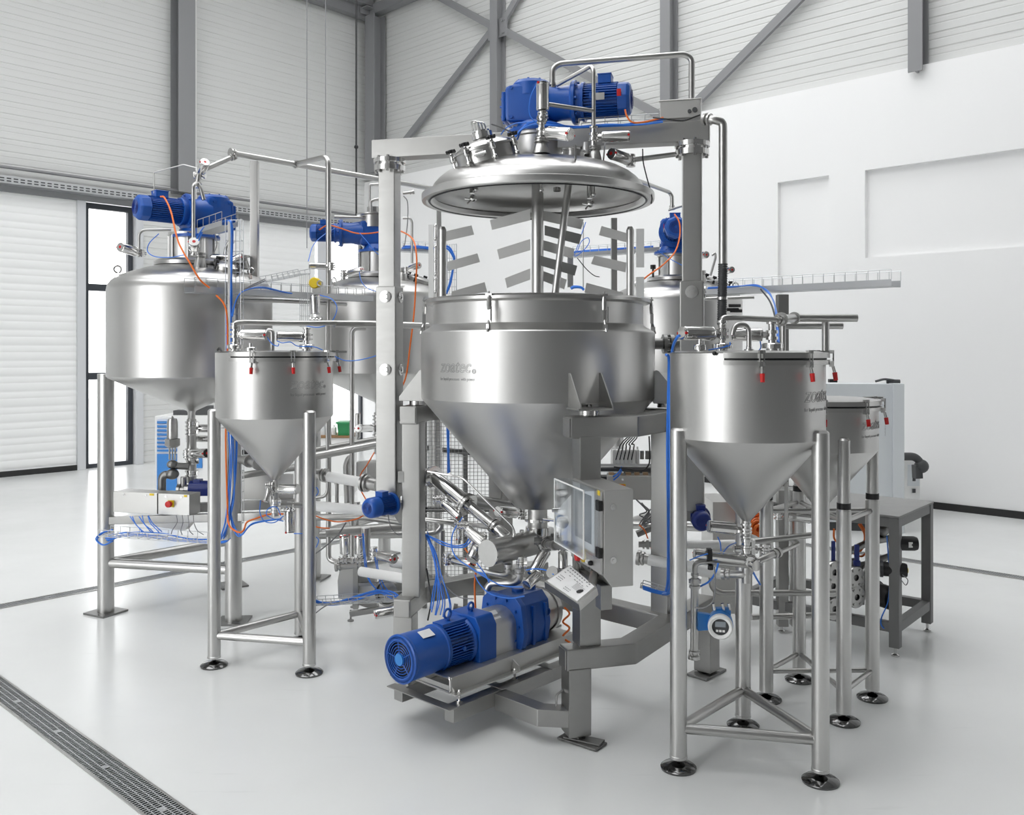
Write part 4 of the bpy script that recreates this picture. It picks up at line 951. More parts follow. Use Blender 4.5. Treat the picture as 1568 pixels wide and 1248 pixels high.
mb = MB(); c = W(1000, 412, 6.55); mb.cyl(c, c+Z*.03, .02, n=10); mb.cyl(c-Z*.06, c, .008, n=8); solo('star_knob', 'black star knob on the manhole of the rear tank', 'knob', mb, 'black')
mb = MB()
for x_, y_ in ((1125, 474), (1130, 476), (1128, 468)): mb.cyl(W(x_-12, y_, 6.5), W(x_+6, y_, 6.5), .012, n=8)
solo('cable_plug', 'black plug connectors right of the black ribbed hose', 'plug', mb, 'black')
# ---- right cable tray over the nearest hopper
pR = V((1.476, 6.4, 2.10))
solid_tray('long empty cable tray pointing right in front of the white wall', pR-B*.05, pR+B*1.24, .16, .04, .06)
post('square post holding up the long right cable tray', V((1.833, 6.07, .0)), V((1.833, 6.07, 2.08)), .07, 'frame')
cable('blue hoses dropping from the right cable tray toward the hopper valves', [(1082, 442, 6.3), (1120, 440, 6.2), (1155, 438, 6.1), (1172, 446, 5.9), (1182, 462, 5.5), (1188, 485, 5.0), (1190, 525, 4.6)], .006, strands=2)
cable('black power cable dropping beside the blue hoses at the right tray', [(1165, 443, 6.0), (1178, 460, 5.6), (1186, 482, 5.1), (1192, 520, 4.7)], .006, 'black')
pipe('thin horizontal pipe below the right cable tray', [W(1070, 458, 6.2), W(1155, 455, 6.1)], .012)
pipe('thick horizontal pipe ending in the air right of the hopper', [W(1196, 489, 3.95), W(1216, 487, 4.5), W(1312, 487, 4.5)], .020, fil=.04, fer=(0, 1))
pipe('second thick horizontal pipe just below and behind the free ended pipe', [W(1190, 499, 4.8), W(1290, 499, 4.8)], .018)
pipe('short upright pipe carrying the free ended pipes', [W(1264, 545, 4.55), W(1264, 492, 4.55)], .019)
pipe('upright pipe post behind the right flange of the nearest hopper', [W(1199, 540, 4.3), W(1199, 492, 4.3)], .013)

# ---- top of the left hopper
valve('valve standing at the left on the left hopper lid', (360, 512, 4.86), (408, 513, 4.86), 8.5, Z, bl=.10, red=2, yoke=.18)
valve('valve standing at the right on the left hopper lid', (470, 516, 4.9), (424, 515, 4.86), 8.0, Z, bl=.10, red=1, capm='dark', yoke=.12)
def lid_flange(label, p, r=.043):
    mb = MB(); mb.lathe([(r*.6, -.005), (r*.6, .01), (r, .012), (r, .03), (r*.9, .034), (r*.35, .036), (r*.35, .055), (0, .055)], p, Z, 14); return solo('pipe_flange', label, 'flange', mb, 'polish', 'slotted pipe nuts on the hopper lids')
lid_flange('slotted pipe nut under the left valve of the left hopper', V((W(360, 520, 4.86).x, 4.86, 1.70)))
lid_flange('slotted pipe nut under the right valve of the left hopper', V((W(470, 520, 4.9).x, 4.9, 1.70)))
lid_flange('low sight port nut in the middle of the left hopper lid', V((W(384, 530, 4.75).x, 4.75, 1.685)), .03)
pipe('u shaped vent pipe on the left hopper lid', [W(417, 537, 4.85), W(417, 507, 4.85), W(410, 505, 4.85), W(407, 514, 4.85)], .012, fil=.035)
pipe('steel pipe crossing from the left hopper valve to the portal post', [W(360, 502, 4.86), W(360, 495, 4.86), W(372, 493.5, 4.9), W(440, 495, 5.05), W(515, 494.5, 5.2)], .0155, fil=.05, fer=(0,))
pipe('wider steel pipe continuing to the left portal post and behind it', [W(512, 496, 5.2), W(560, 496, 5.32), W(655, 499, 5.6)], .021)
pipe('tall thin pipe with a bend in front of the middle tank cone', [W(560, 502, 5.9), W(543, 503, 5.9), W(539, 508, 5.9), W(539, 820, 5.9), W(539, 862, 5.9)], .016, fil=.08)
pipe('thin vertical pipe left of the tall downpipe behind the hopper rim', [W(500, 498, 5.7), W(500, 560, 5.7), W(502, 750, 5.7), W(498, 760, 5.7), W(478, 764, 5.7)], .0105, fil=.05)
cable('blue hose looping under the left valve of the left hopper', [(409, 516, 4.85), (416, 526, 4.83), (425, 530, 4.82), (427, 526, 4.82)], .0035)
cable('blue hose under the right valve of the left hopper', [(424, 522, 4.83), (432, 525, 4.82), (445, 524, 4.82), (456, 530, 4.84), (480, 531, 4.85), (494, 536, 4.85)], .0035)
cable('blue hose sagging from the left hopper clamp to the portal post', [(513, 546, 4.85), (528, 552, 4.85), (545, 552, 4.85), (565, 548, 4.8), (578, 544, 4.75)], .0035)
cable('black cable tail hooked on the left rim of the left hopper', [(333, 536, 4.8), (336, 533, 4.78), (340, 539, 4.76)], .006, 'black')

# ---- drop pipes, valves and pump below the left domed tank
xL = V((-2.136, 5.963, 0))
def stack(label, p, zs, r):
    t = thing('pipe_clamp_stack', label, 'pipe', V((p.x, p.y, zs[0])), 'clamped vertical outlet pipes')
    mb = MB(); mb.cyl(p+Z*zs[0], p+Z*zs[-1], r, n=20); mb.build('tube', 'steel', t)
    for z in zs[1:-1]:
        mb = MB(); mb.lathe([(r, -.02), (r*1.35, -.02), (r*1.35, -.008), (r*1.15, -.006), (r*1.15, .006), (r*1.35, .008), (r*1.35, .02), (r, .02)], p+Z*z, Z, 20); mb.box(p+Z*z+V((r*1.4, -.01, 0)), (.016, .014, .03)); mb.build('pipe_clamp', 'polish', t)
    return t
pS = V((-2.136, 5.963, 0)); stack('vertical outlet pipe with clamps under the left domed tank cone', V((pS.x, 5.963, 0)), (.82, .885, .965, 1.03, 1.16, 1.21, 1.245), .031)
valve('fat valve pointing right at the lower clamp under the left tank', (286, 695, 5.9), (317, 694, 5.75), 7.2, Z, bl=.05, capm='black', red=2, disc=True)
valve('valve pointing right behind the leg at the upper clamp under the left tank', (292, 656, 6.0), (322, 656, 6.0), 6, Z, bl=.05, red=1)
valve('second valve pointing right under the upper clamp of the left tank', (290, 672, 6.05), (322, 672, 6.05), 5, Z, bl=.04, red=0)
t = thing('control_valve', 'grey pneumatic control valve with a round cast body left of the outlet pipe', 'valve', W(264, 735, 5.85))
c = W(265, 735, 5.85)
mb = MB(); q = W(264, 735, 5.85); zt = lambda y: zat(264, y, 5.85)
mb.lathe([(0, zt(672)), (.032, zt(672)), (.034, zt(668)), (.034, zt(646)), (.028, zt(641)), (.01, zt(640)), (0, zt(636))], V((q.x, q.y, 0)), Z, 24); mb.build('actuator', 'steel', t)
mb = MB(); mb.lathe([(0, zt(685)), (.03, zt(685)), (.05, zt(682)), (.05, zt(672)), (.03, zt(671)), (0, zt(671))], V((q.x, q.y, 0)), Z, 8); mb.build('collar', 'frame', t)
mb = MB()
for k in (-1, 1): mb.cyl(V((q.x+k*.018, q.y, zt(704))), V((q.x+k*.018, q.y, zt(684))), .007, n=8)
mb.cyl(V((q.x, q.y, zt(704))), V((q.x, q.y, zt(684))), .006, n=8); mb.build('yoke', 'polish', t)
mb = MB(); mb.sphere(V((q.x, q.y, zt(711))), .036, 20, 12, .8); mb.sphere(V((q.x, q.y, zt(726))), .042, 20, 12, .85); mb.cyl(V((q.x, q.y, zt(713))), V((q.x+.1, q.y+.02, zt(715))), .022, n=16); mb.build('cast_body', 'dull', t)
pipe('grey elbow pipe dropping from the round control valve body', [W(262, 727, 5.85), W(251, 727, 5.85), W(248, 733, 5.85), W(248, 765, 5.85), W(248, 775, 5.85)], .026, m='dull', fil=.06)
t = thing('transfer_pump', 'dark blue transfer pump behind the hopper leg under the left domed tank', 'pump', W(300, 758, 5.9))
mb = MB(); mb.cyl(W(291, 747, 5.9), W(325, 747, 5.9), .048, n=24); mb.box(W(308, 752, 5.9), (.14, .1, .05)); mb.box(W(303, 737, 5.9), (.05, .06, .03)); mb.build('motor', 'dblue', t, bevel=.004)
mb = MB(); mb.lathe([(0, 0), (.036, 0), (.036, .03), (.03, .035), (.03, .06), (.04, .062), (.04, .08), (0, .08)], W(291, 750, 5.9), -X, 20); mb.cyl(W(281, 745, 5.9), W(281, 730, 5.9), .02, n=14); mb.build('pump_head', 'steel', t)
# twin control boxes on their frame
def cbox(label, p, L, D, Hh, seamdir, yellow=True, stop=None, group='steel control boxes'):
    t = thing('control_box', label, 'control box', p, group); d, n = seamdir; u = Z
    c = p+d*(L/2)+n*(-D/2)+u*(Hh/2); mb = MB(); mb.box(c, (L, D, Hh), (d, n, u)); mb.build('housing', 'panel', t, bevel=.003)
    mb = MB()
    for k in (.25, .75): mb.cyl(p+d*(L*k)+u*(Hh*.86), p+d*(L*k)+u*(Hh*.86)+n*.003, .007, n=12)
    mb.build('lock', 'polish', t)
    if yellow: mb = MB(); mb.box(p+d*(L*.88)+u*(Hh*.93)+n*.001, (L*.1, .002, Hh*.1), (d, n, u)); mb.build('sticker', 'yellow', t)
    if stop:
        q = p+d*(L*stop[0])+u*(Hh*stop[1]); mb = MB(); mb.box(q+n*.003, (.042, .006, .042), (d, n, u)); es = mb.build('switch_plate', 'yellow', t)
        mb = MB(); mb.lathe([(.013, 0), (.013, .014), (.021, .016), (.019, .030), (0, .033)], q+n*.006, n, 18); mb.build('stop_button', 'red', es)
    return t
pc2 = W(242, 788, 5.62); n_p = V((-pv.x, -pv.y, 0))
cbox('steel control box with a red emergency stop under the left tank', V((pc2.x, pc2.y, .672)), .222, .12, .132, (pu, n_p), stop=(.42, .54))
cbox('plain steel control box beside the one with the emergency stop', V((pc2.x, pc2.y, .672))-pu*.325, .318, .12, .132, (pu, n_p))
t = thing('skid_frame', 'horizontal steel skid beams under the twin control boxes', 'frame', W(250, 800, 5.7))
mb = MB(); p0, p1 = W(160, 797, 5.8), W(480, 788, 5.5); mb.bar(p0, p1, .05, .05); mb.bar(W(300, 777, 5.9), W(470, 770, 5.9), .05, .06); mb.build('beam', 'frame', t, bevel=.004)
mb = MB(); mb.prism([W(222, 801, 5.7), W(292, 801, 5.7), W(282, 813, 5.7), W(235, 806, 5.7)], V((0, .1, 0))); mb.build('drip_plate', 'panel', t)
basket('wire basket tray full of cables under the twin control boxes', W(160, 818, 5.55), W(325, 829, 5.45), .13, .04)
cable('blue hoses lying in the basket tray under the control boxes', [(165, 824, 5.6), (200, 817, 5.58), (250, 822, 5.55), (290, 827, 5.5), (340, 828, 5.45), (352, 822, 5.4)], .006, strands=4, spread=.014)
cable('blue hose coil bulging left of the left tank leg', [(173, 812, 5.7), (156, 818, 5.68), (149, 828, 5.66), (158, 835, 5.64), (172, 830, 5.62)], .006, strands=2)
for i, (x_, lab) in enumerate(((214, 'left'), (228, 'middle'), (242, 'right'))):
    cable('blue hose drooping under the plain control box, %s of three' % {'left': 'leftmost', 'middle': 'second', 'right': 'rightmost'}[lab], [(x_-12, 790, 5.55), (x_-8, 800, 5.52), (x_+2, 810, 5.5), (x_+8, 816, 5.5)], .004, strands=2, spread=.01)
for i, x_ in enumerate((270, 279, 288, 296)):
    cable('grey cable hanging from the emergency stop box, %s from its left end' % ('first', 'second', 'third', 'fourth')[i], [(x_, 789, 5.5), (x_+1, 800, 5.47), (x_-6+4*i, 812, 5.45), (x_-8+8*i, 819, 5.45)], .003, 'grey_cable')
cable('orange cable curving from the rail to the right under the left hopper', [(348, 790, 5.2), (352, 806, 5.15), (365, 815, 5.1), (373, 812, 5.1), (378, 800, 5.1), (392, 794, 5.1), (415, 787, 5.1), (434, 787, 5.1)], .008, 'orange')
cable('pale and blue hose bundle beside the orange cable behind the left hopper', [(350, 470, 5.3), (351, 560, 5.3), (353, 640, 5.3), (356, 700, 5.3), (354, 760, 5.3), (349, 800, 5.3), (340, 826, 5.3)], .006, strands=3, spread=.012)
cable('dark blue hose bundle beside the wire ladder behind the left hopper', [(360, 545, 5.4), (360, 660, 5.4), (358, 740, 5.38), (354, 790, 5.36), (365, 822, 5.3), (385, 805, 5.3), (430, 797, 5.3)], .006, strands=2, spread=.012)
basket('wire ladder tray falling behind the left hopper cone', W(366, 800, 5.6), W(366, 640, 5.6), .06, .04, up=-Yv)
post('round upright post behind the left hopper cone', W(345, 826, 5.35), W(345, 655, 5.35), .045)
mb = MB(); mb.box(W(410, 745, 5.95), (.34, .02, .17)); solo('splash_plate', 'plain grey steel plate behind the left hopper valve', 'plate', mb, 'panel')
pipe('short thick pipe pointing into the left hopper cone from behind', [W(364, 703, 5.6), W(382, 706, 5.5), W(396, 710, 5.4)], .026, fer=(1, 2))
pipe('thick dark pipe behind the left hopper cone running right', [W(358, 730, 5.8), W(408, 722, 5.8), W(480, 712, 5.8)], .022, m='frame')
# ---- outlet of the left hopper
xh = V((-1.304, 4.924, 0))
stack('clamped outlet under the left hopper tip', xh, (.79, .83, .865, .92), .019)
valve('valve lying to the right of the left hopper outlet', (416, 749, 4.92), (456, 749, 4.86), 8, Z, bl=.07, red=0, yoke=.3)
valve('valve hanging to the left of the left hopper outlet', (413, 744, 4.9), (407, 768, 4.85), 4.2, X, bl=.04, yoke=.1)
pipe('elbow pipe under the left hopper outlet heading right', [W(416, 758, 4.92), W(417, 771, 4.92), W(425, 773, 4.92), W(478, 774, 4.98)], .0165, fil=.05)
valve('upright valve hanging below the left hopper elbow pipe', (443, 775, 4.95), (444, 816, 4.92), 7.4, X, bl=.06, yoke=.2)
cable('blue hose trailing from the left hopper valve', [(399, 766, 4.85), (398, 785, 4.85), (405, 798, 4.85), (420, 800, 4.85), (434, 790, 4.85)], .0035)
cable('blue hose looped below the left hopper outlet', [(434, 798, 4.85), (420, 795, 4.84), (408, 788, 4.84), (412, 778, 4.84), (424, 777, 4.84), (430, 790, 4.84)], .0035)
cable('blue hose looping right of the left hopper leg above', [(476, 742, 4.85), (486, 748, 4.85), (486, 757, 4.85), (476, 762, 4.85)], .0035)
cable('blue hose looping right of the left hopper leg below', [(450, 817, 4.85), (470, 818, 4.85), (487, 825, 4.85), (484, 838, 4.85), (476, 843, 4.85)], .0035)
# ---- white insulated pipes between hopper and vessel
def wpipe(label, pts, r, m='hose'):
    return pipe(label, pts, r, m=m, fil=.05, name='insulated_pipe', group='white insulated pipes')
wpipe('thick white insulated pipe rising left of the left portal post', [W(503, 730, 5.1), W(562, 740, 4.98)], .029)
pipe('steel coupling at the right end of the thick white pipe', [W(558, 739, 4.99), W(578, 743, 4.95)], .034, fer=(0,))
pipe('steel pipe entering the thick white pipe from the left', [W(474, 724, 5.16), W(498, 728, 5.11), W(504, 730, 5.1)], .026, fer=(1,))
wpipe('long white insulated pipe below, from the left hopper leg to the small blue motor', [W(474, 774, 5.0), W(562, 782, 4.92)], .028)
wpipe('white insulated pipe low at the steel leg, from the small pump stand', [W(552, 875, 5.1), W(620, 886, 4.95)], .027)
wpipe('short white insulated pipe just above the low one', [W(600, 862, 5.3), W(624, 866, 5.25)], .026)
pipe('thick steel pipe climbing right behind the tall downpipe', [W(474, 700, 5.6), W(585, 679, 6.0)], .026)
pipe('second thick steel pipe just above, climbing right behind the downpipe', [W(474, 691, 5.8), W(585, 671, 6.2)], .020, m='frame')
pipe('dark horizontal beam pipe low behind the small pump stand', [W(500, 815, 5.7), W(625, 806, 5.7)], .03, m='frame')
pipe('steel pipe slanting under the small blue motor', [W(478, 792, 5.5), W(560, 792, 5.4), W(618, 800, 5.3)], .02, m='frame')
cable('orange cable sagging under the long white pipe', [(478, 788, 5.1), (500, 796, 5.1), (520, 799, 5.1), (545, 795, 5.1), (562, 786, 5.1)], .006, 'orange')
cable('second orange cable lower under the long white pipe', [(476, 804, 5.2), (490, 808, 5.2), (505, 809, 5.2)], .006, 'orange')
cable('orange cable climbing toward the cube shaped box behind the downpipe', [(573, 693, 5.6), (562, 712, 5.5), (552, 728, 5.5), (552, 748, 5.5), (562, 768, 5.4)], .006, 'orange')
cable('grey hose slanting up from the floor tray behind the left hopper leg', [(480, 850, 5.4), (500, 835, 5.4), (518, 818, 5.4), (530, 800, 5.4)], .005, 'grey_cable')
# middle tank outlet
xm = V((-1.04, 6.96, 0)); stack('clamped outlet pipe under the middle domed tank', xm, (.9, .98, 1.06, 1.12, 1.18, 1.22), .034)
valve('valve with a round end under the middle domed tank', (574, 656, 6.8), (549, 656, 6.5), 6, Z, bl=.05, disc=True)
valve('small upright valve left of the middle tank outlet', (548, 682, 6.6), (548, 633, 6.6), 4.0, X, bl=.04)
mb = MB(); mb.box(W(566, 720, 5.9), (.14, .12, .12), (A, B, Z)); solo('cube_box', 'silver cube shaped junction box behind the tall thin pipe', 'junction box', mb, 'panel', bevel=.012)
pipe('upright elbow pipe behind the tall thin pipe', [W(532, 770, 6.1), W(530, 712, 6.1), W(534, 702, 6.1), W(540, 701, 6.1)], .022, fil=.06)
for i, (x_, y0, y1) in enumerate(((516, 735, 775), (547, 770, 812), (593, 730, 790))):
    pipe('short upright steel stub behind the white pipes, %s of three' % ('leftmost', 'middle', 'rightmost')[i], [W(x_, y1, 5.8), W(x_, y0, 5.8)], .012, fer=(1,))
# ---- small blue motor at the foot of the left portal sleeve
def small_motor(label, c, ang, m, r=.05, L=.15):
    t = thing('small_motor', label, 'motor'); motor_parts(t, -L*.45, L*.55, r, m, .4, True, sides=32)
    mb = MB(); mb.lathe([(0, 0), (r*1.1, 0), (r*1.15, .012), (r*.8, .02), (0, .05)], (-L*.45, 0, 0), -X, 24); mb.build('end_flange', m, t)
    t.location = Pt(c); t.rotation_euler = (0, 0, math.radians(ang)); return t
small_motor('small blue motor at the bottom of the left portal sleeve', (582, 775, 4.62), 235, 'blue', .052, .17)
small_motor('small dark blue motor beside the nearest hopper outlet', (1073, 795, 4.3), 262, 'dblue', .046, .14)
t = thing('motor_bracket', 'folded steel bracket holding the small blue motor to the frame leg', 'bracket', W(610, 800, 4.75))
mb = MB(); mb.box(W(604, 772, 4.75), (.12, .09, .03)); mb.prism([W(596, 778, 4.75), W(619, 778, 4.75), W(619, 806, 4.75), W(610, 800, 4.75)], V((0, .02, 0))); mb.build('plate', 'frame', t)
mb = MB(); mb.box(W(614, 730, 4.69), (.03, .02, .06)); mb.build('catch', 'polish', t)
cable('thin grey cable sagging from the small blue motor', [(594, 788, 4.7), (598, 806, 4.7), (608, 818, 4.7), (618, 818, 4.7)], .003, 'grey_cable')
# ---- small pump stand left of the frame leg
t = thing('pump_stand', 'small pump on a stand with a curved steel shield beside the frame leg', 'pump', G(548, 950))
mb = MB(); pl = [W(521, 866, 5.35), W(572, 862, 5.35), W(578, 935, 5.35), W(560, 930, 5.35), W(518, 916, 5.35), W(517, 890, 5.35)]; mb.prism(pl, V((.01, .02, 0))); mb.build('shield', 'panel', t)
mb = MB(); mb.bar(W(545, 868, 5.3), W(545, 932, 5.3), .03, .03); mb.bar(W(536, 940, 5.3), W(600, 930, 5.3), .03, .03); mb.bar(W(545, 895, 5.3), W(600, 893, 5.3), .02, .02); mb.build('frame', 'frame', t)
for x_, y_ in ((537, 951), (541, 930)):
    mb = MB(); q = G(x_, y_); mb.lathe([(0, 0), (.02, 0), (.02, .008), (.006, .014), (.006, .07), (0, .07)], q, Z, 14); mb.build('foot', 'dull', t)
mb = MB(); mb.lathe([(0, 0), (.075, 0), (.085, .02), (.085, .05), (.06, .06), (.06, .12), (0, .12)], W(592, 908, 5.15), V((.3, 1, 0)), 28); mb.ring(W(592, 908, 5.14), V((.3, 1, 0)), .07, .008, 24, 6); mb.build('pump_head', 'dull', t)
for lab, b, e, r_ in (('upright valve standing on the small pump stand, left one', (529, 858, 5.3), (528, 820, 5.3), 8), ('upright valve standing on the small pump stand, right one', (551, 858, 5.3), (551, 820, 5.3), 8),
                      ('valve with red ports lying above the low white pipe', (572, 848, 5.2), (604, 856, 5.1), 8), ('valve lying on the floor side of the small pump', (612, 934, 4.95), (574, 941, 4.9), 7.5)):
    valve(lab, b, e, r_, X if 'upright' in lab else Z, bl=.08, red=2, disc=True)
pipe('short slanting steel pipe joining the valves on the small pump stand', [W(515, 868, 5.3), W(552, 865, 5.3), W(590, 858, 5.4)], .018, fer=(0, 1))
pipe('upright pipe between the two valves on the pump stand', [W(560, 868, 5.4), W(560, 808, 5.4)], .028)
basket('wire basket tray on the floor level leading to the small pump', W(478, 925, 5.3), W(612, 918, 5.0), .10, .035)
cable('blue hose bundle lying in the low basket tray by the small pump', [(476, 914, 5.3), (490, 922, 5.3), (515, 921, 5.25), (545, 914, 5.2), (580, 904, 5.1), (600, 908, 5.0), (615, 918, 4.95)], .007, strands=3, spread=.012)
cable('blue hose drooping from the stand valves to the low tray', [(556, 815, 5.25), (558, 850, 5.2), (565, 885, 5.15), (580, 905, 5.1), (600, 915, 5.0)], .004, strands=2)
cable('blue hose hanging beside the right stand valve', [(575, 843, 5.2), (578, 870, 5.15), (585, 895, 5.1), (592, 905, 5.1)], .004, strands=2)
cable('grey cable running from the low tray to the hopper leg', [(476, 945, 5.2), (495, 930, 5.2), (510, 924, 5.2), (530, 922, 5.2)], .004, 'grey_cable')

# ---- tangle of valves and pipes under the vessel
YC = 4.55
t = thing('discharge_tube', 'large horizontal steel tube with a bright round end under the vessel outlet', 'tube', CT+Z*.726)
mb = MB(); p0, p1 = CT-A*.36+Z*.724, CT+A*.10+Z*.724; mb.cyl(p0, p1, .063, n=36); mb.build('body', 'steel', t)
mb = MB(); mb.lathe([(.065, 0), (.065, .006), (.03, .0065), (0, .007)], p0, -A, 40); mb.build('end_disc', 'polish', t)
mb = MB(); mb.cyl(CT-A*.12+Z*.775, CT-A*.12+Z*.80, .012, n=10); mb.box(CT-A*.02+Z*.785, (.05, .03, .012)); mb.cyl(CT+Z*.76, CT+Z*.79, .06, n=30); mb.build('fitting', 'polish', t)
pipe('fat polished pipe slanting down from the left frame leg toward the vessel outlet', [W(650, 728, 4.85), W(664, 731, 4.8), W(692, 753, 4.72), W(716, 773, 4.65)], .040, m='polish', fil=.02, fer=(1, 3))
pipe('narrower polished pipe continuing the fat slanting pipe', [W(716, 773, 4.65), W(760, 808, 4.5), W(775, 822, 4.48)], .028, m='polish', fer=(0, 1))
valve('slim valve lying under the fat slanting pipe', (672, 765, 4.7), (704, 792, 4.6), 6.5, X, bl=.06)
pipe('thin bent handrail tube looping above the fat slanting pipe', [W(655, 722, 4.6), W(690, 728, 4.55), W(708, 731, 4.5), W(785, 806, 4.4), W(788, 816, 4.4), W(786, 822, 4.4)], .0052, m='polish', fil=.03)
valve('dark valve lying behind the thin handrail under the cone', (800, 786, 4.72), (762, 783, 4.6), 8.5, Z, bl=.06, red=2, capm='white')
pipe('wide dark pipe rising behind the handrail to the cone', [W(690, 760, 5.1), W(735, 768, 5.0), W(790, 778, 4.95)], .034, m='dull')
pipe('long thin pipe crossing low behind the slanting pipes', [W(652, 796, 5.0), W(745, 806, 4.9), W(760, 812, 4.9)], .0135)
pipe('u bend pipe just right of the left frame leg', [W(652, 818, 5.05), W(668, 816, 5.05), W(676, 806, 5.05), W(674, 800, 5.05)], .017, fil=.05)
pipe('upright pipe beside the wire fence panel', [W(676, 880, 5.3), W(676, 812, 5.3)], .022)
pipe('second upright pipe beside the wire fence panel with an elbow', [W(702, 832, 5.2), W(702, 808, 5.2), W(690, 800, 5.2)], .015, fil=.05)
valve('bright valve slanting down behind the discharge tube', (709, 805, 4.5), (741, 833, 4.42), 9, X, bl=.06, red=0)
valve('bright valve standing tilted left of the round tube end', (738, 822, 4.52), (722, 858, 4.44), 10, X, bl=.05, red=1, yoke=.05)
valve('valve with a black end pointing right under the slanting pipes', (684, 856, 4.7), (724, 863, 4.6), 7.5, Z, bl=.06, red=2, capm='black', disc=True)
valve('slim upright valve behind the bright slanting valve', (703, 800, 4.8), (703, 826, 4.8), 5, X, bl=.05)
pipe('thin pipe with an upturned elbow below the discharge tube', [W(718, 868, 4.4), W(728, 873, 4.4), W(770, 880, 4.35), W(778, 877, 4.35), W(778, 866, 4.35)], .0125, fil=.04, fer=(4,))
pipe('thick pipe stepping up behind the pump gearbox', [W(746, 938, 4.5), W(746, 900, 4.5), W(752, 893, 4.5), W(785, 893, 4.45), W(796, 888, 4.42), W(796, 872, 4.42)], .0185, fil=.05, fer=(5,))
stack('clamped valve stack hanging below the discharge tube', V((W(797, 860, 4.42).x, 4.42, 0)), (.60, .63, .665, .69), .017)
valve('fat bright valve slanting from the pipe cross down to the pump', (840, 836, 4.42), (815, 880, 4.34), 9, X, bl=.06, red=0, yoke=.15)
valve('short valve with a round end above the pump gearbox', (826, 878, 4.3), (806, 896, 4.22), 8.5, X, bl=.04, red=0, yoke=.05)
valve('upright bright valve behind the tilted label board', (862, 836, 4.3), (862, 872, 4.25), 7.5, X, bl=.05, red=0)
mb = MB(); mb.cyl(W(852, 880, 4.1), W(845, 876, 4.06), .028, n=20); solo('end_plug', 'round end plug with a red mark behind the tilted label board', 'plug', mb, 'dull')
pipe('short steel pipe running from the vessel outlet to the panel cabinet', [W(836, 833, 4.35), W(850, 835, 4.25), W(880, 840, 4.1)], .0155, fer=(0, 1))
t = thing('pipe_cross', 'cluster of clamps joining the pipes right of the discharge tube', 'fitting', W(834, 836, 4.42))
for k, (x_, y_) in enumerate(((824, 828), (830, 834), (838, 830), (834, 842), (845, 826), (852, 824))):
    mb = MB(); d = [X, Z, V((.5, -.5, .5)), Z, X, V((.3, .6, .2))][k]; c = W(x_, y_, 4.4); mb.cyl(c-d.normalized()*.02, c+d.normalized()*.02, .018, n=14); mb.cyl(c-d.normalized()*.006, c+d.normalized()*.006, .026, n=14); mb.cyl(c, c+Z*.03-Yv*.02, .006, n=8); mb.build('clamp', 'dull', t)
t = thing('pressure_sensor', 'small round pressure transmitter with a blue ring beside the vessel outlet', 'sensor', W(857, 798, 4.25))
c = W(858, 798, 4.25); mb = MB(); mb.lathe([(0, 0), (.022, 0), (.026, .006), (.026, .035), (0, .036)], c, V((.5, -1, -.15)), 24); mb.build('head', 'cabwhite', t)
mb = MB(); mb.lathe([(.024, -.012), (.028, -.01), (.028, .004), (.024, .006)], c, V((.5, -1, -.15)), 24); mb.build('ring', 'lblue', t)
mb = MB(); mb.cyl(W(832, 795, 4.3), c, .006, n=8); mb.cyl(c-Z*.02, W(857, 822, 4.25), .006, n=8); mb.build('stem', 'polish', t)
# hoses hanging at the left frame leg
for i, (e, y1) in enumerate((((660, 935), 0), ((668, 940), 0), ((676, 944), 0), ((684, 948), 0))):
    cable('blue air hose hanging beside the left frame leg, %s from the leg' % ('nearest', 'second', 'third', 'farthest')[i], [(654, 816+2*i, 4.72), (662+i, 845, 4.68), (668+i*2, 880, 4.62), (e[0]+4, e[1]-25, 4.55), (e[0], e[1], 4.5)], .0042, strands=2, spread=.006)
cable('blue hose bundle swinging from the left frame leg to the valves', [(654, 818, 4.72), (675, 830, 4.66), (695, 837, 4.6), (712, 833, 4.55), (720, 826, 4.5)], .005, strands=2)
cable('long blue hose looping in front of the fence toward the pump', [(708, 792, 4.55), (694, 815, 4.5), (692, 838, 4.45), (700, 855, 4.4), (722, 870, 4.35), (745, 885, 4.3), (770, 897, 4.25), (800, 899, 4.2)], .0042)
cable('blue hose falling from the tube end to the pump gearbox', [(730, 862, 4.25), (742, 878, 4.25), (749, 892, 4.22), (742, 880, 4.3), (728, 875, 4.35)], .0042)
cable('blue hose sweeping low to the top of the pump gearbox', [(727, 880, 4.3), (735, 895, 4.28), (752, 910, 4.25), (780, 916, 4.22), (803, 913, 4.2)], .0042)
cable('pale blue hose running from the valve cluster behind the label board', [(806, 873, 4.2), (818, 871, 4.18), (835, 873, 4.1), (848, 880, 4.05)], .004)
cable('grey hose sagging from the left frame leg to the orange riser', [(675, 890, 4.6), (690, 905, 4.58), (705, 915, 4.55), (725, 917, 4.5)], .0035, 'grey_cable')
cable('orange cable standing upright behind the pump gear housing', [(729, 872, 4.6), (727, 895, 4.6), (728, 930, 4.6), (729, 952, 4.6)], .008, 'orange')
cable('orange cable tail between the slanting valves', [(712, 840, 4.5), (720, 852, 4.48), (728, 866, 4.46)], .006, 'orange')
cable('orange and white cable coil behind the pump head', [(864, 930, 4.5), (872, 940, 4.5), (862, 952, 4.5), (872, 962, 4.5), (862, 975, 4.5), (874, 985, 4.5)], .008, 'orange')
cable('black cable running down the side of the left frame leg', [(653, 870, 4.66), (656, 890, 4.66), (660, 920, 4.62), (655, 950, 4.62)], .005, 'black')
mb = MB(); mb.cyl(W(698, 933, 4.7), W(722, 938, 4.65), .02, n=14); mb.cyl(W(694, 932, 4.7), W(700, 933, 4.7), .028, n=14); mb.sphere(W(714, 936, 4.66), .03, 14, 8); solo('pipe_union', 'steel pipe union lying behind the pump gear housing', 'fitting', mb, 'dull')
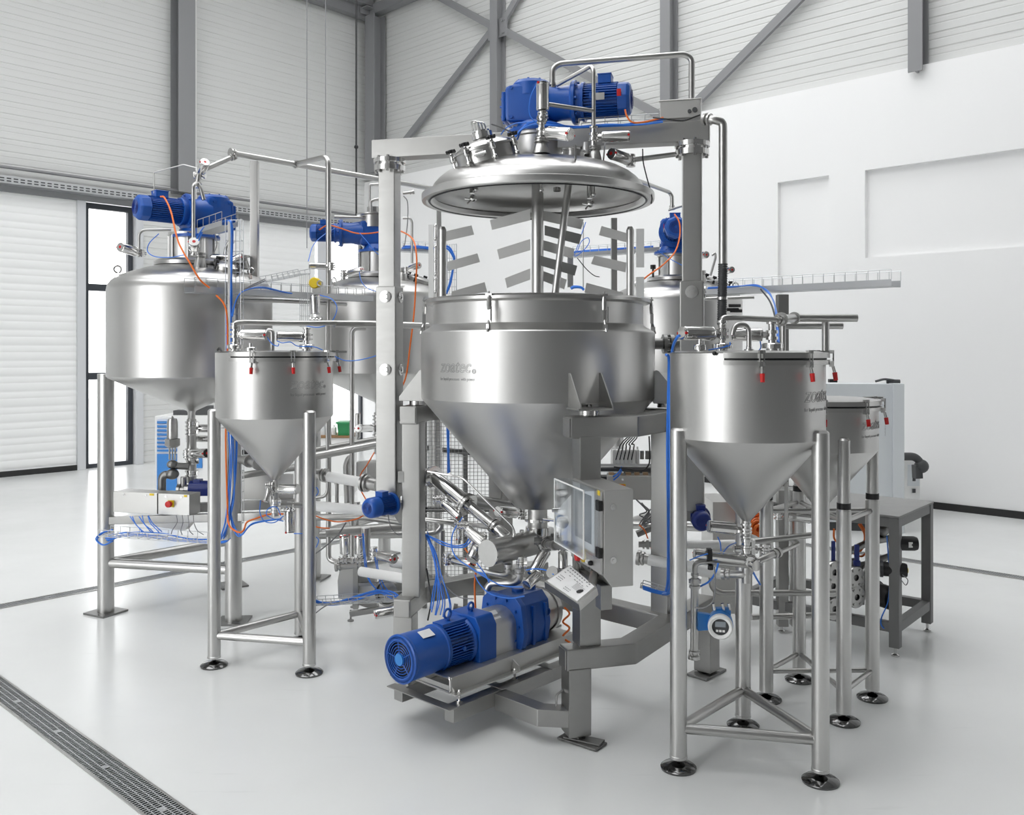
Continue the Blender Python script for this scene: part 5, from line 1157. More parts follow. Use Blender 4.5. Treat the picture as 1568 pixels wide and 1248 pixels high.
# wire fence behind the vessel
t = thing('wire_fence', 'fine wire mesh safety fence panel behind the pipes under the vessel', 'fence', G(700, 905))
mb = MB(); x0, x1, Yf = W(650, 0, 5.9).x, W(775, 0, 5.9).x, 5.9; za, zb = .1, 1.28
k = x0
while k < x1: mb.cyl((k, Yf, za), (k, Yf, zb), .0017, n=4); k += .025
k = za
while k < zb: mb.cyl((x0, Yf, k), (x1, Yf, k), .0017, n=4); k += .025
mb.build('mesh', 'dull', t)['kind'] = 'stuff'
mb = MB()
for x_ in (x0, (x0+x1)/2, x1): mb.bar(V((x_, Yf+.02, 0)), V((x_, Yf+.02, 1.3)), .03, .03)
for z in (.1, 1.28, .65): mb.bar(V((x0, Yf+.02, z)), V((x1, Yf+.02, z)), .03, .03)
mb.build('fence_frame', 'dull', t)
cable('dark blue hose bundle hanging inside the wire fence', [(686, 645, 5.85), (687, 690, 5.85), (688, 725, 5.85)], .009, strands=2)
# ---- beyond the fence: valve islands and boxes between the frame legs
t = thing('valve_island', 'row of white pneumatic valve blocks above a grey box, seen between the right frame legs', 'valve block', W(955, 715, 5.4), )
mb = MB(); mb.box(W(968, 716, 5.4), (.38, .05, .012)); mb.build('rail', 'dull', t)
for i in range(7):
    mb = MB(); c = W(940+i*6, 699, 5.4); mb.box(c, (.019, .05, .085)); mb.cyl(c+Z*.04, c+Z*.06, .006, n=8); mb.build('valve_block', 'white', t, bevel=.002)
for i in range(3):
    mb = MB(); c = W(983+i*8, 698, 5.4); mb.cyl(c-Z*.02, c+Z*.03, .012, n=12); mb.build('fitting', 'dull', t)
cbox('steel control box with a red switch seen behind the operator cabinet', W(930, 765, 5.3), .36, .14, .14, (V((1, -.08, 0)).normalized(), V((-.08, -1, 0)).normalized()), stop=(.24, .52))
t = thing('device_rack', 'dark tray of cables below the white valve blocks', 'rack', W(960, 725, 5.4))
mb = MB(); mb.box(W(962, 716, 5.45), (.40, .2, .02)); mb.box(W(962, 732, 5.5), (.40, .1, .03)); mb.build('shelf', 'dark', t)
mb = MB()
for i in range(6): mb.box(W(936+i*13, 727, 5.35), (.03, .03, .03))
mb.build('connector', 'copper', t)
for i in range(5):
    cable('black cable loop above the white valve blocks, %s from the left' % ('first', 'second', 'third', 'fourth', 'fifth')[i], [(943+i*6, 704, 5.33), (947+i*6, 690-2*i, 5.3), (951+i*4, 680, 5.3), (958+i*4, 672, 5.3), (964+i*3, 668, 5.35)], .004, 'black')
cable('yellow striped black cable looping right of the valve blocks', [(994, 668, 5.3), (995, 700, 5.3), (992, 714, 5.3), (980, 720, 5.3), (940, 715, 5.3)], .005, 'black')
cable('dark blue cables slanting down from the cable rack', [(952, 718, 5.3), (946, 726, 5.28), (940, 733, 5.28)], .006, strands=2)
cable('tangle of dark hoses right of the operator cabinet', [(980, 770, 5.2), (992, 785, 5.2), (985, 795, 5.2), (1000, 800, 5.2), (982, 806, 5.2), (1002, 780, 5.2)], .005, 'grey_cable', strands=3, spread=.02)
pipe('dark slanting pipe right of the operator cabinet', [W(975, 818, 5.2), W(1003, 806, 5.2)], .02, m='dull')
cable('orange cable curving right of the operator cabinet', [(979, 804, 4.9), (987, 812, 4.9), (991, 822, 4.9), (996, 836, 4.9), (1002, 852, 4.9)], .006, 'orange')
wpipe('upper white insulated pipe right of the operator cabinet', [W(1004, 832, 4.6), W(1060, 834, 4.6), W(1130, 833, 4.6)], .022)
wpipe('lower white insulated pipe right of the operator cabinet', [W(993, 857, 4.4), W(1030, 864, 4.36), W(1062, 868, 4.3)], .027)
pipe('steel pipe with a clamp entering the upper white pipe', [W(978, 833, 4.62), W(992, 833, 4.61), W(1006, 832, 4.6)], .018, fer=(1,))
pipe('steel coupling entering the lower white pipe', [W(978, 854, 4.42), W(994, 857, 4.4)], .024, fer=(0,))
wpipe('white insulated pipe behind the nearest hopper flow pipe', [W(1062, 872, 4.4), W(1112, 880, 4.35)], .027)

# ---- operator cabinet
bd = rotz(16.5); be = rotz(106.5)
FL = V((.267, 3.94, 0)); FR = FL-be*.36
t = thing('operator_cabinet', 'steel operator cabinet with a clear hinged cover mounted on the front frame leg', 'cabinet', (FL+FR)/2+bd*.065+Z*.79)
mb = MB(); D_ = .129
def bq(s, d, z): return FR+be*s+bd*d+Z*z
prof = [(0, 1.139), (D_, 1.139), (D_, .745), (.035, .745), (0, .79)]
mb.prism([FR+bd*d+Z*z for d, z in prof], be*.36); mb.build('housing', 'panel', t, bevel=.004)
mb = MB(); mb.box(bq(.18, -.006, .965), (.345, .010, .335), (be, bd, Z)); dr = mb.build('door', 'panel', t, bevel=.003)
mb = MB(); mb.box(bq(.20, -.0115, 1.0), (.19, .002, .20), (be, bd, Z)); mb.build('screen', 'screen', dr)
mb = MB(); mb.box(bq(.20, -.0112, 1.0), (.25, .001, .26), (be, bd, Z)); mb.build('bezel', 'cabwhite', dr)
# clear cover: five thin walls of a shallow box
mb = MB(); s0, s1, z0, z1, dp = .03, .385, .86, 1.135, .075
mb.box(bq((s0+s1)/2, -dp, (z0+z1)/2), (s1-s0, .005, z1-z0), (be, bd, Z))
for s_ in (s0, s1): mb.box(bq(s_, -dp/2-.008, (z0+z1)/2), (.005, dp-.016, z1-z0), (be, bd, Z))
for z in (z0, z1): mb.box(bq((s0+s1)/2, -dp/2-.008, z), (s1-s0, dp-.016, .005), (be, bd, Z))
cv = mb.build('clear_cover', 'plexi', t)
mb = MB()
for a, b in (((s0, z0), (s1, z0)), ((s0, z1), (s1, z1)), ((s0, z0), (s0, z1)), ((s1, z0), (s1, z1))): mb.cyl(bq(a[0], -dp, a[1]), bq(b[0], -dp, b[1]), .0035, n=6)
mb.build('cover_edge', 'white', cv)
mb = MB(); mb.cyl(bq(.375, -dp-.014, 1.0), bq(.375, -dp+.01, 1.0), .010, n=14); mb.build('cover_knob', 'polish', cv)
for z in (1.075, .885):
    mb = MB(); mb.box(bq(.022, -.012, z), (.036, .018, .042), (be, bd, Z)); mb.build('hinge', 'black', t, bevel=.002)
mb = MB(); mb.box(bq(.03, -.012, 1.125), (.03, .002, .02), (be, bd, Z)); mb.build('sticker', 'yellow', t)
for z in (1.07, .855):
    mb = MB(); mb.cyl(bq(-.003, .04, z), bq(.002, .04, z), .014, n=20); mb.box(bq(-.004, .04, z), (.002, .008, .008), (be, bd, Z)); mb.build('lock', 'polish', t)
q = bq(.19, -.012, .835); mb = MB(); mb.cyl(q, q-bd*.008, .026, n=20); es = mb.build('switch_plate', 'yellow', t)
mb = MB(); mb.lathe([(.013, 0), (.013, .014), (.021, .016), (.019, .030), (0, .033)], q-bd*.008, -bd, 18); mb.build('stop_button', 'red', es)
for s_, m in ((.13, 'white'), (.10, 'black'), (.255, 'black')):
    mb = MB(); q = bq(s_, -.012, .825); mb.lathe([(.010, 0), (.010, .010), (.007, .016), (0, .018)], q, -bd, 14); mb.build('push_button', m, t, label=m+' push button')
mb = MB()
for s_ in (.10, .13, .25, .27): mb.box(bq(s_, -.0125, .797), (.02, .001, .007), (be, bd, Z))
mb.build('tag_plate', 'dark', t)
mb = MB(); mb.bar(bq(.30, .03, .735), bq(.06, .03, .735), .05, .03); mb.box(bq(.05, .02, .70), (.06, .05, .10), (be, bd, Z)); mb.build('arm_block', 'frame', t, bevel=.004)
# tilted keyboard board on two tubes
KA = [W(838, 889, 3.78), W(873, 866, 3.92), W(910, 898, 3.52), W(884, 920, 3.42)]
q0, q1, q2, q3 = KA; nrm = (q1-q0).cross(q3-q0).normalized()
if nrm.z < 0: nrm = -nrm
t = thing('label_board', 'tilted desk tray holding a white printed sheet in front of the operator cabinet', 'operator desk', (q0+q2)/2)
def kb(u, v, h=0.): return q0*(1-u)*(1-v)+q1*u*(1-v)+q2*u*v+q3*(1-u)*v+nrm*h
e = .06
mb = MB(); pol = [kb(-e, -e, -.003), kb(1+e, -e, -.003), kb(1+e, 1+e, -.003), kb(-e, 1+e, -.003)]; mb.prism(pol, -nrm*.03); mb.build('tray', 'panel', t, bevel=.004)
mb = MB(); mb.prism([kb(-e, -e-.005, -.006), kb(-e, 1+e, -.006), kb(-e-.03, 1+e, -.028), kb(-e-.03, -e-.005, -.028)], -nrm*.006); mb.build('front_lip', 'dark', t)
mb = MB(); mb.prism([kb(0, 0), kb(1, 0), kb(1, 1), kb(0, 1)], -nrm*.003); sh = mb.build('sheet', 'sheet', t)
mb = MB(); rr = random.Random(3)
def tick(u, v, du, dv): mb.prism([kb(u, v, .0004), kb(u+du, v, .0004), kb(u+du, v+dv, .0004), kb(u, v+dv, .0004)], nrm*.0002)
for i, u in enumerate((.9, .78, .66)):
    for j in range(9): 
        if i == 0 or rr.random() < .8: tick(u, .08+j*.095, .05 if i == 0 else .028, .055)
for j in range(6): tick(.60-.05*j, .60, .012, .30)
for i in range(5):
    for j in range(4): tick(.46-.09*i, .08+.05*j+.4*(i > 2), .03, .03)
mb.build('printed_marks', 'grey_cable', sh)
mb = MB(); c = kb(.40, .86, .0006); u_, w_, _ = basis(nrm); mb.lathe([(0, 0), (.014, 0), (.014, .004), (.009, .006), (0, .006)], c, nrm, 24); mb.build('key_symbol', 'black', sh)
mb = MB(); mb.cyl(kb(1.02, .16, -.018), kb(1.02, .16, -.018)+V((.02, .12, .03)), .017, n=16); mb.cyl(kb(1.02, .84, -.018), kb(1.02, .84, -.018)+V((.025, .12, .03)), .019, n=16); mb.build('support_tube', 'steel', t)

# ---- top of the portal: pipes, tray and box
pipe('tall arch pipe rising from the gearbox and dropping to the right post', [W(846, 136, 4.52), W(846, 106, 4.52), W(856, 98, 4.52), W(1048, 83, 4.45), W(1059, 90, 4.45), W(1059, 166, 4.45)], .0150, fil=.06, fer=(0,))
pipe('slanting pipe leaving the arch pipe and dropping to the lid nozzle', [W(853, 130, 4.5), W(905, 101, 4.36), W(909, 108, 4.33), W(909, 200, 4.33)], .0105, fil=.03)
pipe('cross pipe linking the lid valve stack to the slanting pipe', [W(829, 188, 4.22), W(829, 166, 4.22), W(834, 159, 4.22), W(909, 170, 4.33)], .0105, fil=.035)
valve('upright polished valve in front of the main gearbox', (831, 176, 4.2), (831, 127, 4.2), 10, Z, bl=.06, red=2, yoke=.12)
valve('valve pointing right from the middle nozzle of the raised lid', (829, 203, 4.22), (874, 206, 4.12), 10.5, Z, bl=.10, red=2, yoke=.22)
valve('valve pointing right from the second nozzle of the raised lid', (909, 210, 4.33), (964, 208, 4.3), 8.5, Z, bl=.10, red=2, yoke=.22)
valve('short valve under the cross beam beside the right side of the lid', (966, 246, 4.45), (936, 235, 4.35), 9, Z, bl=.06, red=2, capm='dark', disc=True, yoke=.15)
pipe('steel pipe running from the short lid valve to the right post', [W(967, 245, 4.45), W(1045, 235, 4.42)], .0125)
mb = MB(); mb.sphere(W(829, 180, 4.2), .02, 14, 8); mb.cyl(W(829, 190, 4.2), W(829, 172, 4.2), .013, n=12); mb.ring(W(829, 181, 4.19), Yv, .018, .005, 16, 6); solo('ball_fitting', 'polished ball fitting under the upright valve of the lid', 'fitting', mb, 'polish')
t = thing('terminal_case', 'flat steel terminal case on the right end of the portal beam', 'junction box', W(1048, 192, 4.4))
mb = MB(); pb = PR-pu*.055+Z*2.875; mb.box(pb, (.195, .11, .085), (pu, pv, Z)); mb.box(pb+Z*.045, (.205, .12, .006), (pu, pv, Z)); mb.build('housing', 'panel', t, bevel=.003)
mb = MB(); mb.cyl(pb+pu*.07-pv*.055-Z*.01, pb+pu*.07-pv*.068-Z*.01, .012, n=12); mb.cyl(pb+pu*.045-pv*.055-Z*.015, pb+pu*.045-pv*.066-Z*.015, .009, n=12); mb.build('cable_gland', 'dark', t)
basket('wire basket cable tray lying on the portal beam', CT+pu*.22-pv*.0+Z*2.822, PR-pu*.16+Z*2.822, .09, .04)
cable('blue hose bundle lying along the portal beam', [(788, 212, 4.35), (800, 196, 4.35), (818, 188, 4.33), (850, 190, 4.3), (880, 194, 4.36), (930, 192, 4.34), (975, 189, 4.32), (1016, 184, 4.3)], .0055, strands=4, spread=.012)
cable('orange cable looping from the main gear motor to the terminal case', [(957, 168, 4.36), (960, 178, 4.34), (968, 187, 4.33), (985, 187, 4.32), (1016, 180, 4.3)], .007, 'orange')
cable('black cable lying across the front of the terminal case', [(1000, 180, 4.3), (1018, 182, 4.27), (1045, 185, 4.26), (1066, 178, 4.26), (1072, 176, 4.26)], .004, 'black')
cable('black cable hanging from the portal beam to the lid rim', [(984, 228, 4.4), (985, 248, 4.4), (990, 270, 4.38), (998, 300, 4.36), (997, 312, 4.36)], .0035, 'black')
cable('blue hose arcing in front of the main gearbox', [(821, 130, 4.18), (812, 150, 4.18), (811, 175, 4.18), (822, 190, 4.18)], .0035)
cable('thin grey cable from the manhole nozzle toward the neck', [(752, 190, 4.3), (765, 194, 4.32), (780, 201, 4.35), (795, 205, 4.4)], .004, 'grey_cable')
cable('blue hose arch behind the manhole of the raised lid', [(767, 206, 4.45), (775, 196, 4.42), (790, 189, 4.4), (810, 187, 4.38)], .004)
YD = 4.3
pipe('tall downpipe at the right end of the portal beam', [W(1081, 183, 4.33), W(1092, 183, YD), W(1107, 187, YD), W(1107, 300, YD), W(1107, 412, YD)], .0205, fil=.06, fer=(0,))
t = thing('ribbed_hose', 'black ribbed hose at the bottom of the tall right downpipe', 'hose', W(1106, 495, YD))
mb = MB(); pa, pb = W(1107, 404, YD), W(1105, 498, YD); n = 26; pr = []
for i in range(n): pr += [(.0225, i/n), (.0225, (i+.55)/n), (.0205, (i+.6)/n), (.0205, (i+.95)/n)]
Lh = (pb-pa).length; mb.lathe([(r, z*Lh) for r, z in pr], pa, pb-pa, 20); mb.build('ribs', 'dark', t)
mb = MB(); q = W(1106, 457, YD); mb.cyl(q-Z*.006, q+Z*.006, .026, n=20); mb.build('hose_clip', 'polish', t)

# ---- top of the nearest hopper
valve('big shiny valve pointing left on the nearest hopper lid', (1106, 511, 3.80), (1044, 510, 3.72), 11, Z, bl=.11, red=2, yoke=.22)
valve('big shiny valve in the middle of the nearest hopper lid', (1182, 513, 3.80), (1121, 512, 3.84), 10, Z, bl=.11, red=2, yoke=.22)
lid_flange('slotted pipe nut under the left valve of the nearest hopper', V((W(1106, 534, 3.8).x, 3.8, 1.698)), .045)
lid_flange('slotted pipe nut under the middle valve of the nearest hopper', V((W(1183, 534, 3.8).x, 3.8, 1.698)), .045)
lid_flange('low sight port nut at the left of the nearest hopper lid', V((W(1072, 534, 3.7).x, 3.7, 1.692)), .028)
pipe('steel pipe arching from the left valve across the nearest hopper', [W(1106, 500, 3.80), W(1106, 487, 3.80), W(1116, 486, 3.80), W(1196, 490, 3.92)], .0125, fil=.04, fer=(0, 3))
pipe('u shaped vent pipe on the nearest hopper lid', [W(1147, 537, 3.72), W(1147, 505, 3.72), W(1141, 497, 3.72), W(1128, 497, 3.72), W(1123, 505, 3.72), W(1122, 513, 3.72)], .0105, fil=.03)
mb = MB(); mb.lathe([(.02, 0), (.02, .006), (.012, .008), (.012, .016), (0, .016)], V((W(1147, 537, 3.72).x, 3.72, 1.70)), Z, 16); solo('vent_base', 'round base nut of the u shaped vent on the nearest hopper', 'nut', mb, 'polish')
mb = MB(); mb.sphere(W(1094, 541, 3.48), .009, 12, 8); solo('rim_knob', 'black ball knob on the front rim of the nearest hopper', 'knob', mb, 'black')
cable('blue hose hooked from the big left valve down behind the hopper', [(1041, 514, 3.7), (1036, 518, 3.72), (1029, 540, 3.85), (1026, 600, 3.95), (1026, 700, 3.95), (1027, 800, 3.95), (1027, 880, 3.95), (1024, 905, 4.0), (1015, 910, 4.1)], .0085)
cable('second blue hose running down beside the first at the nearest hopper', [(1020, 543, 3.9), (1024, 548, 3.92), (1024, 580, 3.97), (1022, 680, 3.97), (1023, 780, 3.97), (1023, 880, 3.97), (1020, 905, 4.02)], .0085)
basket('short wire tray with blue hoses on the lower frame ring', W(982, 898, 4.25), W(1028, 912, 4.2), .05, .025)
cable('short blue hoses lying in the small tray on the lower frame ring', [(985, 899, 4.22), (1000, 904, 4.2), (1018, 909, 4.18), (1026, 905, 4.15)], .008, strands=2)
cable('blue hose joining the two valves of the nearest hopper', [(1118, 524, 3.75), (1115, 530, 3.74), (1085, 536, 3.7)], .0035)
cable('blue hose hanging from the middle valve of the nearest hopper', [(1164, 522, 3.84), (1165, 532, 3.84), (1160, 540, 3.84)], .0035)
# ---- outlet of the nearest hopper
xr = V((.98, 3.74, 0))
stack('clamped outlet under the nearest hopper tip', xr, (.73, .86, .895, .955), .0175)
valve('shiny valve pointing left at the nearest hopper outlet', (1142, 812, 3.74), (1085, 806, 3.72), 9.5, Z, bl=.06, red=1, yoke=.25)
valve('long shiny valve lying below, left of the nearest hopper pipe joint', (1150, 859, 3.72), (1063, 848, 3.70), 7.5, V((.3, 1, 0)), bl=.05, red=1, yoke=.1)
valve('short shiny valve behind the nearest hopper outlet pipe', (1172, 842, 3.95), (1124, 840, 3.95), 6, Z, bl=.05, red=1)
mb = MB(); mb.bar(W(1086, 858, 3.69), W(1086, 840, 3.69), .02, .03); mb.cyl(W(1088, 866, 3.69), W(1088, 872, 3.69), .012, n=10); solo('valve_sensor', 'black clamp sensor strapped round the long shiny valve', 'sensor', mb, 'black')
pipe('upright flow pipe with an elbow beside the left leg of the nearest hopper', [W(1146, 866, 3.72), W(1080, 860, 3.70), W(1064, 862, 3.70), W(1064, 888, 3.70)], .0115, fil=.04, fer=(3,))
pipe('thick upright pipe carrying the flow meter', [W(1064, 890, 3.72), W(1063, 1006, 3.72)], .0165, fer=(0, 1))
pipe('elbow pipe under the hopper joint ending in a white pipe', [W(1150, 862, 3.74), W(1148, 876, 3.74), W(1140, 880, 3.74), W(1108, 879, 3.78)], .0165, fil=.04, fer=(3,))
pipe('slanting cone pipe right of the nearest hopper joint', [W(1152, 863, 3.72), W(1170, 855, 3.75), W(1191, 846, 3.8)], .014, fer=(0, 2))
pipe('bent thin pipe rising past the cone of the nearest hopper', [W(1194, 846, 3.8), W(1226, 832, 3.9), W(1206, 824, 3.9), W(1204, 815, 3.9), W(1204, 738, 3.9)], .0085, fil=.03)
pipe('horizontal pipe passing right from the nearest hopper outlet', [W(1148, 830, 3.85), W(1245, 819, 3.9)], .0125)
mb = MB(); c = W(1152, 864, 3.70); star_bolts(mb, c, V((.3, -1, 0)), .014, 4, .005, .02); mb.cyl(c, c+V((.1, -.3, 0))*.1, .022, n=18); solo('clamp_joint', 'polished clamp joint where the nearest hopper pipes meet', 'fitting', mb, 'polish')
t = thing('flow_meter', 'blue flow meter with a white round display beside the nearest hopper', 'flow meter', W(1100, 958, 3.62))
dF = V((-.22, -1, .0)).normalized(); c = W(1103, 957, 3.66)
mb = MB(); mb.lathe([(0, .075), (.04, .07), (.05, .055), (.052, .0), (.048, -.01), (0, -.01)], c-dF*.0, -dF, 36); mb.prism([c+V((-.085, .03, .04)), c+V((-.02, .03, .03)), c+V((-.02, .03, -.03)), c+V((-.085, .03, -.035))], V((0, .03, 0))); mb.box(c+V((.02, .04, .045)), (.06, .03, .03)); mb.build('housing', 'lblue', t, bevel=.003)
mb = MB(); mb.lathe([(.036, 0), (.046, 0), (.05, -.006), (.05, -.028), (.044, -.034), (.034, -.03), (.034, -.02)], c+dF*.004, -dF, 40); mb.build('bezel_ring', 'white', t)
mb = MB(); mb.cyl(c+dF*.018, c+dF*.022, .035, n=32); dp_ = mb.build('display', 'dark', t)
us = basis(dF)[0]; mb = MB(); q = c+dF*.0225; mb.box(q+Z*.009, (.042, .001, .022), (us, dF, Z)); mb.build('readout', 'screen', dp_)
mb = MB()
for k in (-1, 0, 1): mb.box(q-Z*.018+us*(k*.013), (.010, .0015, .009), (us, dF, Z))
mb.build('key', 'white', dp_)
mb = MB()
for x_ in (1094, 1108, 1118): mb.cyl(W(x_, 934, 3.68), W(x_-2, 924, 3.68), .007, n=8)
mb.build('cable_gland', 'polish', t)
cable('grey cable curling down to the flow meter', [(1094, 868, 3.66), (1095, 895, 3.64), (1092, 920, 3.62), (1078, 931, 3.62), (1064, 930, 3.64)], .0035, 'grey_cable')
cable('blue hose crossing the nearest hopper left valve', [(1056, 858, 3.66), (1070, 852, 3.65), (1084, 848, 3.65)], .0035)
cable('blue cable dropping from the valve sensor toward the left leg', [(1100, 862, 3.68), (1096, 876, 3.68), (1086, 890, 3.7), (1072, 898, 3.72)], .0055)
cable('blue hose dropping between the two hopper valves', [(1099, 822, 3.7), (1103, 832, 3.7), (1104, 844, 3.7)], .0035)
cable('dark blue hose under the slanting cone pipe', [(1150, 870, 3.8), (1158, 885, 3.85), (1164, 895, 3.9)], .006)
cable('blue hose arching to the short shiny valve', [(1108, 845, 3.7), (1116, 836, 3.75), (1127, 831, 3.85)], .0035)
# ---- coil of orange cable and pipes behind
t = thing('cable_coil', 'coil of orange cable behind the nearest hopper outlet', 'cable', W(1160, 822, 4.7))
for k in range(14):
    mb = MB(); mb.ring(W(1162+random.uniform(-4, 4), 808+random.uniform(-6, 6), 4.7+k*.007), V((.4, -1, random.uniform(-.3, .3))), .022+.0035*(k % 11)+random.uniform(-.004, .004), .007, 28, 7); mb.build('turn', 'orange', t)
pipe('lower horizontal pipe running from behind the left leg to the workbench', [W(1088, 870, 4.5), W(1090, 900, 4.5), W(1102, 908, 4.5), W(1245, 908, 4.6), W(1290, 906, 4.65)], .0155, fil=.08)
pipe('lowest horizontal pipe running toward the workbench', [W(1150, 945, 4.6), W(1290, 941, 4.7)], .0155)
valve('shiny valve lying behind the leg of the smaller hopper', (1192, 786, 4.6), (1243, 792, 4.6), 10, Z, bl=.06, red=1)
mb = MB(); mb.box(W(1112, 845, 5.1), (.22, .3, .62)); solo('back_panel', 'light grey equipment housing behind the nearest hopper outlet', 'housing', mb, 'panel', bevel=.004)
t = thing('rack_column', 'grey profile column standing on small castors behind the two right hoppers', 'column', G(1208, 970))
mb = MB(); q = G(1208, 968); 
for k in (-.04, .04): mb.bar(q+X*k+Z*.04, q+X*k+Z*.86, .06, .06)
mb.build('profile', 'frame', t, bevel=.003)
for k in (-.045, .045):
    mb = MB(); mb.lathe([(0, 0), (.018, 0), (.02, .01), (.008, .016), (.008, .04), (0, .04)], q+X*k, Z, 14); mb.build('castor', 'polish', t)

# ---- workbench with pumps beneath
Fp, Rp = V((2.134, 4.98, 0)), V((2.52, 5.43, 0)); ta = (Rp-Fp).normalized(); tb = V((-ta.y, ta.x, 0)); La, Lb = (Rp-Fp).length, .93; ht = .785
t = thing('workbench', 'grey steel workbench with a plain top standing right of the hoppers', 'workbench', Fp+ta*La/2+tb*Lb/2)
cen = Fp+ta*La/2+tb*Lb/2
mb = MB(); mb.box(cen+Z*(ht-.006), (La+.06, Lb+.06, .012), (ta, tb, Z)); mb.build('top', 'table', t, bevel=.002)
mb = MB()
for z in (ht-.04, .16):
    mb = MB()
    for k in (0, 1):
        mb.bar(Fp+ta*(La*k)+Z*z, Fp+ta*(La*k)+tb*Lb+Z*z, .045, .055); mb.bar(Fp+tb*(Lb*k)+Z*z, Fp+ta*La+tb*(Lb*k)+Z*z, .045, .055)
    mb.build('rail', 'tframe', t, bevel=.003)
for a in (0, 1):
    for b in (0, 1):
        p = Fp+ta*(La*a)+tb*(Lb*b); mb = MB(); mb.bar(p+Z*.05, p+Z*(ht-.013), .055, .055, ta); lg = mb.build('leg', 'tframe', t, bevel=.003)
        mb = MB(); mb.lathe([(0, 0), (.022, 0), (.022, .01), (.008, .016), (.008, .05), (0, .05)], p, Z, 16); mb.build('foot', 'polish', lg)
def bp(a, b, z): return Fp+ta*a+tb*b+Z*z
fd = V((.42, -1, 0)).normalized()
for lab, px, py, Y in (('upper right', 1309, 884, 5.02), ('middle right', 1310, 914, 5.02), ('upper left', 1276, 876, 5.0), ('middle left', 1274, 897, 5.0), ('lowest left', 1276, 932, 5.0)):
    c = W(px, py, Y); t = thing('flanged_pipe', 'flanged steel pipe end under the workbench, %s of five' % lab, 'pipe', c, 'flanged pipe ends under the workbench')
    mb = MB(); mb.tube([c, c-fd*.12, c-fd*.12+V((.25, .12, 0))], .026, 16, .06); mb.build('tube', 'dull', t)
    mb = MB(); mb.lathe([(.018, .012), (.060, .012), (.062, .008), (.062, -.008), (.03, -.008)], c, fd, 28); star_bolts(mb, c-fd*.012, fd, .045, 6, .007, .03); mb.build('flange', 'steel', t)
    mb = MB(); mb.lathe([(.018, .012), (.016, -.01), (0, -.01)], c, fd, 18); mb.build('bore', 'dark', t)
for lab, px, py, Y, d, m in (('black motor with a white label sticking out right of the workbench leg', 1384, 832, 5.0, V((1, -.1, 0)), 'black'), ('round black motor with a yellow dot behind the workbench leg', 1368, 872, 5.0, V((1, -.3, 0)), 'black'), ('big round black motor low behind the workbench leg', 1352, 912, 5.1, V((.4, -1, 0)), 'black')):
    t = thing('pump_motor', lab, 'motor', W(px, py, Y)); c = W(px, py, Y); d = d.normalized(); r = .065 if lab.startswith('big') else .04
    mb = MB(); mb.lathe([(0, -.055), (r*.9, -.055), (r, -.05), (r, .055), (r*.88, .07), (0, .072)], c, d, 28)
    mb.build('body', m, t)
    mb = MB(); mb.cyl(c-d*.07, c-d*.055, r*1.15, n=24); mb.build('flange', 'dark', t)
    mb = MB()
    if 'label' in lab: mb.box(c+V((.02, -r-.001, .0)), (.022, .003, .03)); mb.build('label_plate', 'white', t)
    elif 'yellow' in lab: mb.cyl(c+d*.072+Z*.0, c+d*.076, .014, n=16); mb.build('dot', 'yellow', t)
    else: mb.cyl(c+d*.07, c+d*.078, r*.4, n=16); mb.build('cap', 'dark', t)
stuff_pipes = [((1290, 850, 5.1), (1330, 830, 5.2), (1375, 822, 5.3)), ((1295, 872, 5.1), (1335, 862, 5.15), (1372, 848, 5.2)), ((1318, 925, 5.05), (1320, 880, 5.05), (1330, 866, 5.1))]
for i, pts in enumerate(stuff_pipes):
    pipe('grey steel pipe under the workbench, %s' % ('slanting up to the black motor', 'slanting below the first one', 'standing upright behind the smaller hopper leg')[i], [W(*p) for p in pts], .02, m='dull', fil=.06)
t = thing('hand_wheel_valve', 'dark blue lever valve under the workbench', 'valve', W(1312, 850, 5.05))
mb = MB(); mb.box(W(1312, 846, 5.05), (.025, .02, .09)); mb.cyl(W(1312, 858, 5.05), W(1312, 866, 5.05), .02, n=12); mb.build('lever', 'dblue', t, bevel=.004)
mb = MB(); mb.box(W(1276, 846, 5.05), (.02, .02, .13)); mb.build('lever', 'dblue', t, bevel=.004)
cable('orange cable coil under the workbench', [(1318, 800, 5.2), (1328, 820, 5.2), (1320, 838, 5.2), (1308, 845, 5.2), (1285, 830, 5.2), (1282, 810, 5.2)], .009, 'orange', strands=3, spread=.02)
cable('blue hose falling behind the front leg of the workbench', [(1358, 820, 5.0), (1362, 880, 5.0), (1360, 920, 5.0), (1350, 945, 5.0), (1350, 958, 5.0), (1362, 968, 5.0)], .005)
cable('grey cable loop beside the round black motor', [(1382, 880, 4.95), (1390, 888, 4.95), (1387, 896, 4.95), (1380, 888, 4.95)], .003, 'grey_cable')
mb = MB(); c = W(1376, 812, 5.35); mb.cyl(W(1340, 800, 5.3), W(1372, 808, 5.3), .03, n=16); mb.sphere(W(1350, 812, 5.25), .04, 14, 8); mb.cyl(W(1335, 805, 5.25), W(1335, 835, 5.25), .035, n=16); solo('valve_housing', 'dark valve housing right under the workbench top', 'valve', mb, 'dull')

